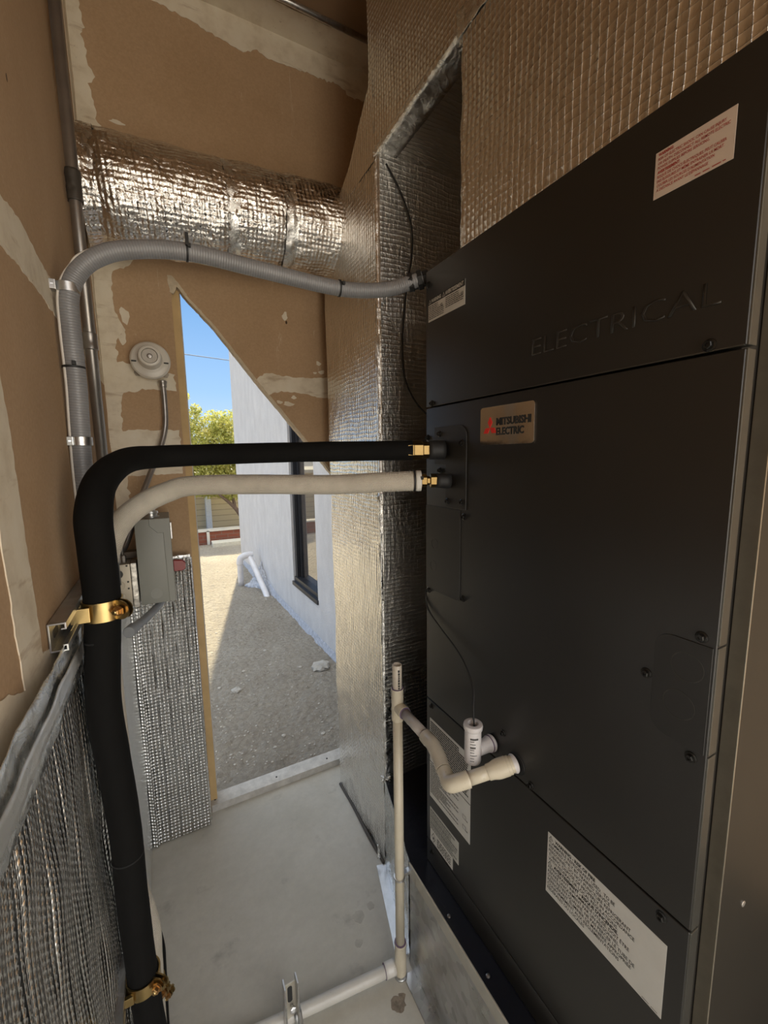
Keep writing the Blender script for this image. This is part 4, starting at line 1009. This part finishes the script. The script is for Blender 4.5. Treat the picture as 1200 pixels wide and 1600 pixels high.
b = BM(); lathe(b, (.529, .5235, .8205), (1, -.15, .1), [(0, .0140), (.006, .0145), (.0105, .0160), (.0125, .0172), (.0140, .0165), (.0140, .013)], 34); obj('threaded_collar', b, PVCW, ad_, autosmooth=40)
b = BM(); lathe(b, (PX, PY, .012), (0, 0, 1), [(0, .013), (.001, .0160), (.010, .0165), (.05, .0155), (.088, .0155), (.090, .0165), (.094, .0160), (.094, .0125)], 32); bt = obj('base_tee', b, PVC, dr, autosmooth=40)
b = BM(); lathe(b, (PX, PY, .001), (0, 0, 1), [(0, .0175), (.004, .0180), (.006, .0165), (.012, .0165)], 24); obj('hose_clamp', b, GALV, bt, autosmooth=40)
b = BM(); lathe(b, (PX, PY, .302), (0, 0, 1), [(0, .0126), (.0005, .0145), (.0065, .0145), (.007, .0126)], 28); sc_ = obj('pipe_strap', b, GALV, dr, autosmooth=40)
b = BM(); box(b, PX+.010, .4985, PY-.004, PY+.010, .302, .310, .001); obj('strap_leg', b, GALV, sc_)
b = BM(); lathe(b, (PX, PY, .1065), (0, 0, 1), [(0, .0157), (.001, .0158), (.002, .0125)], 28); obj('primer_ring', b, PVCRIM, dr)
# wall thermally printed marks on base tee
fp = thing('floor_drain_pipe', (.3, .862, .02), 'white PVC pipe lying on the slab, running left from the standpipe', 'pipe')
b = BM(); tube(b, [(PX-.008, .838, .026), (.215, .872, .022), (.04, .897, .022), (-.03, .907, .022)], .0142, 28, True, 4); obj('pipe_run', b, m_pvc('white_grimy_pvc', (.63, .60, .54), .35), fp)
b = BM(); tube(b, [(.452, .840, .026), (.424, .8442, .0255)], .0176, 32, True, 3); cu_ = obj('coupling', b, m_pvc('white_pvc_coupling', (.70, .67, .62)), fp)
b = BM(); tube(b, [(.4245, .8441, .0255), (.4225, .8444, .0255)], .0172, 32, True, 1); obj('primer_ring', b, PVCRIM, cu_)
# strut pipe stand on the floor
sk = thing('floor_strut_bracket', (.175, .86, 0), 'small upright slotted steel channel clamped to the floor pipe', 'bracket')
bx0, bz1 = .163, .150
for x_ in (.160, .1905):
    b = BM(); box(b, x_-.0022, x_+.0022, .845, .872, .004, bz1, .0015); obj('channel_flange', b, GALV, sk)
b = BM(); box(b, .160, .1905, .868, .8715, .004, bz1-.020, .001); ob_ = obj('channel_web', b, flat('beige_zinc', (.66, .62, .52), .45, .6), sk)
pts = [(.175+.006*math.cos(a), (.118 if math.sin(a) > 0 else .085)+.006*math.sin(a)) for a in [k*PI/8+.01 for k in range(16)]]
b = BM(); prism(b, pts, 'y', .8672, .8685); obj('slot', b, INK, ob_)
b = BM(); lathe(b, (.178, .860, .070), (0, -1, .4), [(-.008, .004), (.004, .004), (.0045, .0075), (.010, .0075), (.011, .004)], 6); obj('bolt', b, GALV, sk)
b = BM(); tube(b, [(.182, .872, .022), (.200, .872, .022)], .0200, 32, True, 2); obj('pipe_strap', b, GALV, sk)
b = BM(); box(b, .150, .200, .83, .895, 0, .0035, .001); obj('base_plate', b, GALV, sk)

# float switch
fs = thing('float_switch', (.493, .582, .80), 'white plastic overflow switch with black wires on the air handler drain', 'float switch')
b = BM(); lathe(b, (.493, .582, .803), (0, 0, 1), [(0, .0125), (.002, .0155), (.006, .0163), (.068, .0160), (.070, .0180), (.076, .0188), (.080, .0180), (.081, .0160), (.081, .0105), (.072, .0095)], 40); fb = obj('switch_body', b, PVCW, fs, autosmooth=40)
b = BM(); lathe(b, (.493, .582, .8755), (0, 0, 1), [(0, .0094), (.001, .009)], 24); obj('bore', b, flat('bore_grey', (.34, .32, .34), .6), fb)
b = BM(); lathe(b, (.505, .582, .825), (1, 0, 0), [(0, .0135), (.020, .0138), (.026, .0150), (.030, .0165), (.0355, .0168), (.037, .0160), (.037, .012)], 34); obj('side_port', b, PVCW, fs, autosmooth=40)
b = BM(); lathe(b, (.5335, .582, .825), (1, 0, 0), [(0, .0167), (.002, .0168), (.0022, .0150)], 34); obj('primer_ring', b, PVCRIM, fs)
b = BM(); rd = random.Random(8)
for k in range(9):
    zz = .862-k*.0058; hgt = .0035 if k in (0, 3) else .0014
    for j in range(6 if k in (0,) else rd.randint(3, 5)):
        a0 = -2.55+j*.16; a1 = a0+.13
        P4 = [(a0, zz), (a1, zz), (a1, zz-hgt), (a0, zz-hgt)]
        vs = [b.verts.new((.493+.0167*math.cos(a), .582+.0167*math.sin(a), q)) for a, q in P4]; b.faces.new(vs)
obj('small_print', b, INK, fs)
for k in range(2):
    o2 = k*.0035
    b = BM(); tube(b, [(.494+o2*.3, .580, .876), (.500, .590+o2, .91), (.512, .605+o2, .940), (.520, .640+o2, .968+o2), (.530, .69+o2, .985+o2), (.536, .75, 1.005), (.540, .805+o2, 1.03), (.546, .826+o2*.3, 1.06), (.56, .835, 1.08)], .0016, 8, True, 8); obj('wire', b, RUBM, fs)

# ================================================================== OUTSIDE
rg = random.Random(3)
def gz(x, y):
    return -.055+.012*fbm((x*2.2, y*2.2, 1), 1, 4)+.010*fbm((x*9, y*9, 4), 1, 4)*(1 if y < 7 else .3)
b = BM()
def gf(u, v):
    x = -2.2+u*3.5; y = 1.72+v*4.6
    return (x, y, gz(x, y))
grid(b, gf, 260, 340); grd = struct('ground', b, DIRT)
b = BM()
box(b, -40, 40, 6.25, 60, -.5, -.06); box(b, -40, -2.1, -40, 6.3, -.5, -.06); box(b, 1.28, 40, 1.8, 6.3, -.5, -.07); box(b, 1.28, 40, -40, 1.8, -.5, -.06); box(b, -2.2, 1.3, -40, -2.9, -.5, -.06); box(b, -2.2, 1.3, -3, 1.73, -.5, -.142)
struct('ground_yard', b, DIRT)
# pebbles: nobody could count them
b = BM()
for k in range(1500):
    x = rg.uniform(-.4, 1.05); y = 1.75+abs(rg.gauss(0, 1.6)); 
    if y > 6: continue
    s = rg.uniform(.002, .007)*(2.2 if rg.random() < .04 else 1)
    tt = bmesh.new(); bmesh.ops.create_icosphere(tt, subdivisions=1, radius=s)
    for v_ in tt.verts: v_.co = Vector((v_.co.x*rg.uniform(.8, 1.4), v_.co.y, v_.co.z*.6))+Vector((x, y, gz(x, y)+s*.15))
    join(b, tt)
tag(obj('pebbles', b, flat('pebble_stone', (.45, .41, .35), .9, 0, .3, 40)), 'small loose pebbles scattered over the shaded soil outside', 'pebbles', kind='stuff')
for i, (x, y, s, lab) in enumerate(((.86, 2.62, .05, 'flat grey stone by the stucco wall foot, nearest the opening'), (.30, 2.62, .024, 'small rounded stone lying on the soil near the opening'))):
    b = BM(); bmesh.ops.create_icosphere(b, subdivisions=3, radius=s)
    for v_ in b.verts:
        n_ = v_.co.normalized(); v_.co = Vector((v_.co.x*1.2, v_.co.y*1.3, v_.co.z*.45))*(1+.3*fbm((n_.x*2+i, n_.y*2, n_.z*2), 1, 3))+Vector((x, y, gz(x, y)+s*.2))
    tag(obj('stone', b, flat('grey_stone', (.40, .37, .32), .9, 0, .2, 20, .5, 30, .01)), lab, 'stone')
# neighbouring building: long stucco wall at a slight angle
nb = thing('neighbour_building', (.95, 4.3, -.1), 'light grey stucco house with a dark framed window outside the opening', 'building')
def wx(y): return .99-.0327*(y-2.69)
def slab(y0, y1, z0, z1, out=0, thick=.2):
    bm = BM(); vs = []
    for z in (z0, z1):
        for (y, o) in ((y0, -out), (y1, -out), (y1, thick), (y0, thick)): vs.append(bm.verts.new((wx(y)+o, y, z)))
    for f in ((0, 1, 2, 3), (7, 6, 5, 4), (0, 4, 5, 1), (1, 5, 6, 2), (2, 6, 7, 3), (3, 7, 4, 0)): bm.faces.new([vs[i] for i in f])
    bmesh.ops.recalc_face_normals(bm, faces=bm.faces[:]); return bm
WY0, WY1, WZ0, WZ1 = 2.99, 3.60, .295, 2.05
bm = BM()
for (a0, a1, c0, c1) in ((1.95, WY0, -.2, 8), (WY1, 6.05, -.2, 8), (WY0, WY1, -.2, WZ0), (WY0, WY1, WZ1, 8)): join(bm, slab(a0, a1, c0, c1, 0, .22))
box(bm, 1.09, 5, 5.8, 6.05, -.2, 8)
obj('stucco_wall', bm, STUC, nb)
wf = None
FR = flat('dark_bronze_frame', (.035, .036, .042), .35, .4)
bm = BM()
for (a0, a1, c0, c1, o_) in ((WY0, WY0+.018, WZ0, WZ1, -.03), (WY1-.05, WY1, WZ0, WZ1, -.02), (WY0, WY1, WZ0, WZ0+.045, -.01), (WY0, WY1, WZ1-.04, WZ1, -.03), (WY1-.09, WY1-.06, WZ0+.04, WZ1-.04, -.05)): join(bm, slab(a0, a1, c0, c1, o_, .12))
wf = obj('window_frame', bm, FR, nb)
gl = NT('window_glass').out((.10, .085, .075), .03, .0, None, 1.0, 1.0)
obj('window_pane', slab(WY0+.015, WY1-.06, WZ0+.04, WZ1-.04, -.07, .09), gl, wf)
bm = BM(); join(bm, slab(WY0-.01, WY1+.01, WZ0-.03, WZ0+.004, .012, .1)); obj('window_sill', bm, FR, wf)
bm = BM()
def foot(u, v):
    y = 2.0+u*4.0; s = v
    k = .02+.05*max(0, 1-abs(y-4.9)/.7)+.004*abs(fbm((y*20, 1, 1), 1, 2))
    return (wx(y)-.001-k*(1-s)*(1+.25*fbm((y*8, s*4, 2), 1, 3)), y, -.08+s*(.04+k*2.1))
grid(bm, foot, 200, 8); obj('rough_plaster_footing', bm, flat('rough_plaster', (.44, .45, .49), .95, 0, .25, 30, .9, 60, .01), nb)
bm = BM()
def mound(u, v):
    y = 4.45+u*.75; k = max(0, 1-abs(y-4.82)/.37)
    return (wx(y)-.004-.17*k*(1-v)**1.3*(1+.5*fbm((y*9, v*5, 3), 1, 4)), y, -.08+v*(.02+.27*k)*(1+.35*fbm((y*11, v*4, 7), 1, 3)))
grid(bm, mound, 70, 30); obj('rough_plaster_mound', bm, flat('pale_rough_plaster', (.55, .56, .60), .95, 0, .35, 30, 1, 50, .02), nb)
# white clean-out pipe
co = thing('cleanout_pipe', (.70, 4.9, -.05), 'white plastic pipe with elbow at the foot of the stucco wall', 'pipe')
b = BM(); tube(b, [(.690, 4.9, -.06), (.690, 4.9, .12), (.690, 4.9, .20)], .032, 20, True, 3); obj('riser', b, PVCW, co)
b = BM(); tube(b, [(.690, 4.9, .19), (.690, 4.9, .225), (.705, 4.9, .262), (.745, 4.9, .285), (.80, 4.9, .29), (.835, 4.9, .285)], .037, 20, True, 5); obj('elbow', b, PVCW, co)
b = BM(); tube(b, [(.80, 4.9, .27), (.82, 4.76, .19), (.845, 4.55, .06), (.86, 4.38, -.03), (.865, 4.3, -.08)], .030, 16, True, 5); obj('long_run', b, PVCW, co)
# low brick fence
bf = thing('brick_fence', (.7, 7.65, -.1), 'low red brick wall with white cap at the back of the yard', 'fence')
g = NT('red_brick'); br = g.n('ShaderNodeTexBrick'); br.inputs['Scale'].default_value = 1; br.inputs['Color1'].default_value = (.17, .05, .03, 1); br.inputs['Color2'].default_value = (.26, .08, .045, 1); br.inputs['Mortar'].default_value = (.2, .12, .09, 1)
br.inputs['Brick Width'].default_value = .2; br.inputs['Row Height'].default_value = .065; br.inputs['Mortar Size'].default_value = .006
mp = g.co('Object', (1, 1, 1), (PI/2, 0, 0)); g.l(mp, br.inputs['Vector']); BRK = g.out(br.outputs[0], .9)
b = BM(); box(b, -4, 4, 7.6, 7.75, -.1, .165); obj('brick_courses', b, BRK, bf)
b = BM(); box(b, -4, 4, 7.57, 7.78, .165, .19); obj('cap', b, WHITE, bf)
for x_ in (.56, -1.2, 2.4): b = BM(); box(b, x_, x_+.045, 7.57, 7.62, -.1, .18); obj('white_post', b, WHITE, bf)
cb = BM(); box(cb, .62, 1.35, 7.3, 7.56, -.08, .01, .01); tag(obj('concrete_curb', cb, flat('pale_concrete', (.62, .58, .48), .9)), 'pale concrete slab in front of the brick wall', 'curb')
# beige sided house
hs = thing('beige_house', (.8, 9.5, -.1), 'beige clapboard house with white corner board behind the brick wall', 'house')
g = NT('beige_siding'); g.coord = g.n('ShaderNodeTexCoord'); s_ = g.n('ShaderNodeSeparateXYZ'); g.l(g.coord.outputs['Object'], s_.inputs[0])
fr_ = g.math('FRACT', g.math('MULTIPLY', s_.outputs['Z'], 1/.115)); cc = g.mix(g.math('LESS_THAN', fr_, .09), (.60, .50, .33), (.32, .26, .17)); SID = g.out(cc, .8, 0, g.bump(fr_, .6, .02))
b = BM(); box(b, -3, .69, 9.2, 12, -.1, 1.05); box(b, .78, 1.9, 9.0, 12, -.1, .95); obj('siding', b, SID, hs)
b = BM(); box(b, .685, .785, 8.97, 9.25, -.1, 1.1); obj('corner_board', b, flat('blue_white_paint', (.62, .66, .74), .6), hs)
b = BM(); box(b, -3.2, 2.1, 8.9, 12.2, 1.05, 1.12); obj('eave', b, flat('eave_paint', (.55, .5, .4), .7), hs)
# tree
TS = 8.3/6.95
tr = thing('leafy_tree', (.95, 8.2, -.06), 'sunlit yellow-green leafy tree beyond the stucco corner', 'tree')
b = BM()
tube(b, [(1.22, 6.9, -.06), (1.12, 6.9, .3), (1.0, 6.88, .55), (.86, 6.85, .72), (.72, 6.82, .85), (.58, 6.8, .98)], [.06, .05, .035, .026, .018, .008], 10)
tube(b, [(1.12, 6.9, .3), (1.10, 6.9, .8), (1.12, 6.9, 1.4), (1.05, 6.9, 2.0)], [.05, .04, .03, .015], 10)
tube(b, [(.95, 6.87, .62), (.90, 6.9, .95), (.8, 6.9, 1.3), (.66, 6.95, 1.9)], [.025, .02, .016, .008], 8)
bmesh.ops.transform(b, matrix=Matrix.Translation((0, 0, 1.4*(1-TS)))@Matrix.Scale(TS, 4), verts=b.verts)
obj('trunk', b, flat('bark', (.16, .11, .085), .9, 0, .25, 20, .8, 30, .01), tr)
b = BM(); rg = random.Random(12)
cl = [(.35, 1.62, .38), (.70, 1.50, .40), (1.0, 1.55, .45), (.55, 1.15, .36), (.92, 1.08, .36), (.2, 1.2, .36), (.75, 1.92, .22), (.42, 1.95, .17), (.95, 1.9, .25), (.48, 2.12, .10), (.1, 1.9, .2), (.33, 2.32, .09), (.25, 2.15, .13), (.0, 1.5, .35), (1.3, 1.5, .5), (.6, .98, .2), (.86, .93, .2), (.36, .98, .18), (.52, .88, .08)]
tot = sum(c[2]**2 for c in cl)
for (cx_, cz_, r_) in cl:
    for k in range(int(26000*r_**2/tot)):
        d_ = Vector((rg.gauss(0, 1), rg.gauss(0, 1), rg.gauss(0, 1))).normalized()*r_*(rg.random()**.35)
        p = Vector((cx_, 6.95, cz_))+d_; n_ = Vector((rg.gauss(0, 1), rg.gauss(0, 1), rg.gauss(0, 1)+.6)).normalized()
        a_ = n_.orthogonal().normalized(); a_.rotate(Matrix.Rotation(rg.random()*6.28, 3, n_)); c_ = n_.cross(a_); s = rg.uniform(.016, .034)
        vs = [b.verts.new(p+a_*s), b.verts.new(p+c_*s*.45+n_*s*.1), b.verts.new(p-a_*s), b.verts.new(p-c_*s*.45+n_*s*.1)]; b.faces.new(vs)
g = NT('leaf_green'); oi = g.noise(6, 3, .6); cc = g.ramp(oi, [(.3, (.32, .36, .09)), (.55, (.58, .56, .18)), (.75, (.78, .70, .34))])
g.b.inputs['Transmission Weight'].default_value = 0
tl = g.n('ShaderNodeBsdfTranslucent'); g.l(cc, tl.inputs[0]); g.l(cc, g.b.inputs['Base Color']); g.b.inputs['Roughness'].default_value = .5
mx = g.n('ShaderNodeMixShader'); mx.inputs[0].default_value = .5; g.l(g.b.outputs[0], mx.inputs[1]); g.l(tl.outputs[0], mx.inputs[2]); g.l(mx.outputs[0], g.t.nodes['Material Output'].inputs[0])
bmesh.ops.transform(b, matrix=Matrix.Translation((0, 0, 1.4*(1-TS)))@Matrix.Scale(TS, 4), verts=b.verts)
obj('foliage', b, g.m, tr)
# overhead wire
ow = BM(); tube(ow, [(-6, 15, 5.1), (.79, 15, 4.677), (2.178, 15, 4.606), (9, 15, 4.2)], .012, 6, True, 2)
tag(obj('utility_wire', ow, flat('wire_grey', (.1, .1, .12), .6)), 'thin overhead utility line crossing the blue sky', 'wire')
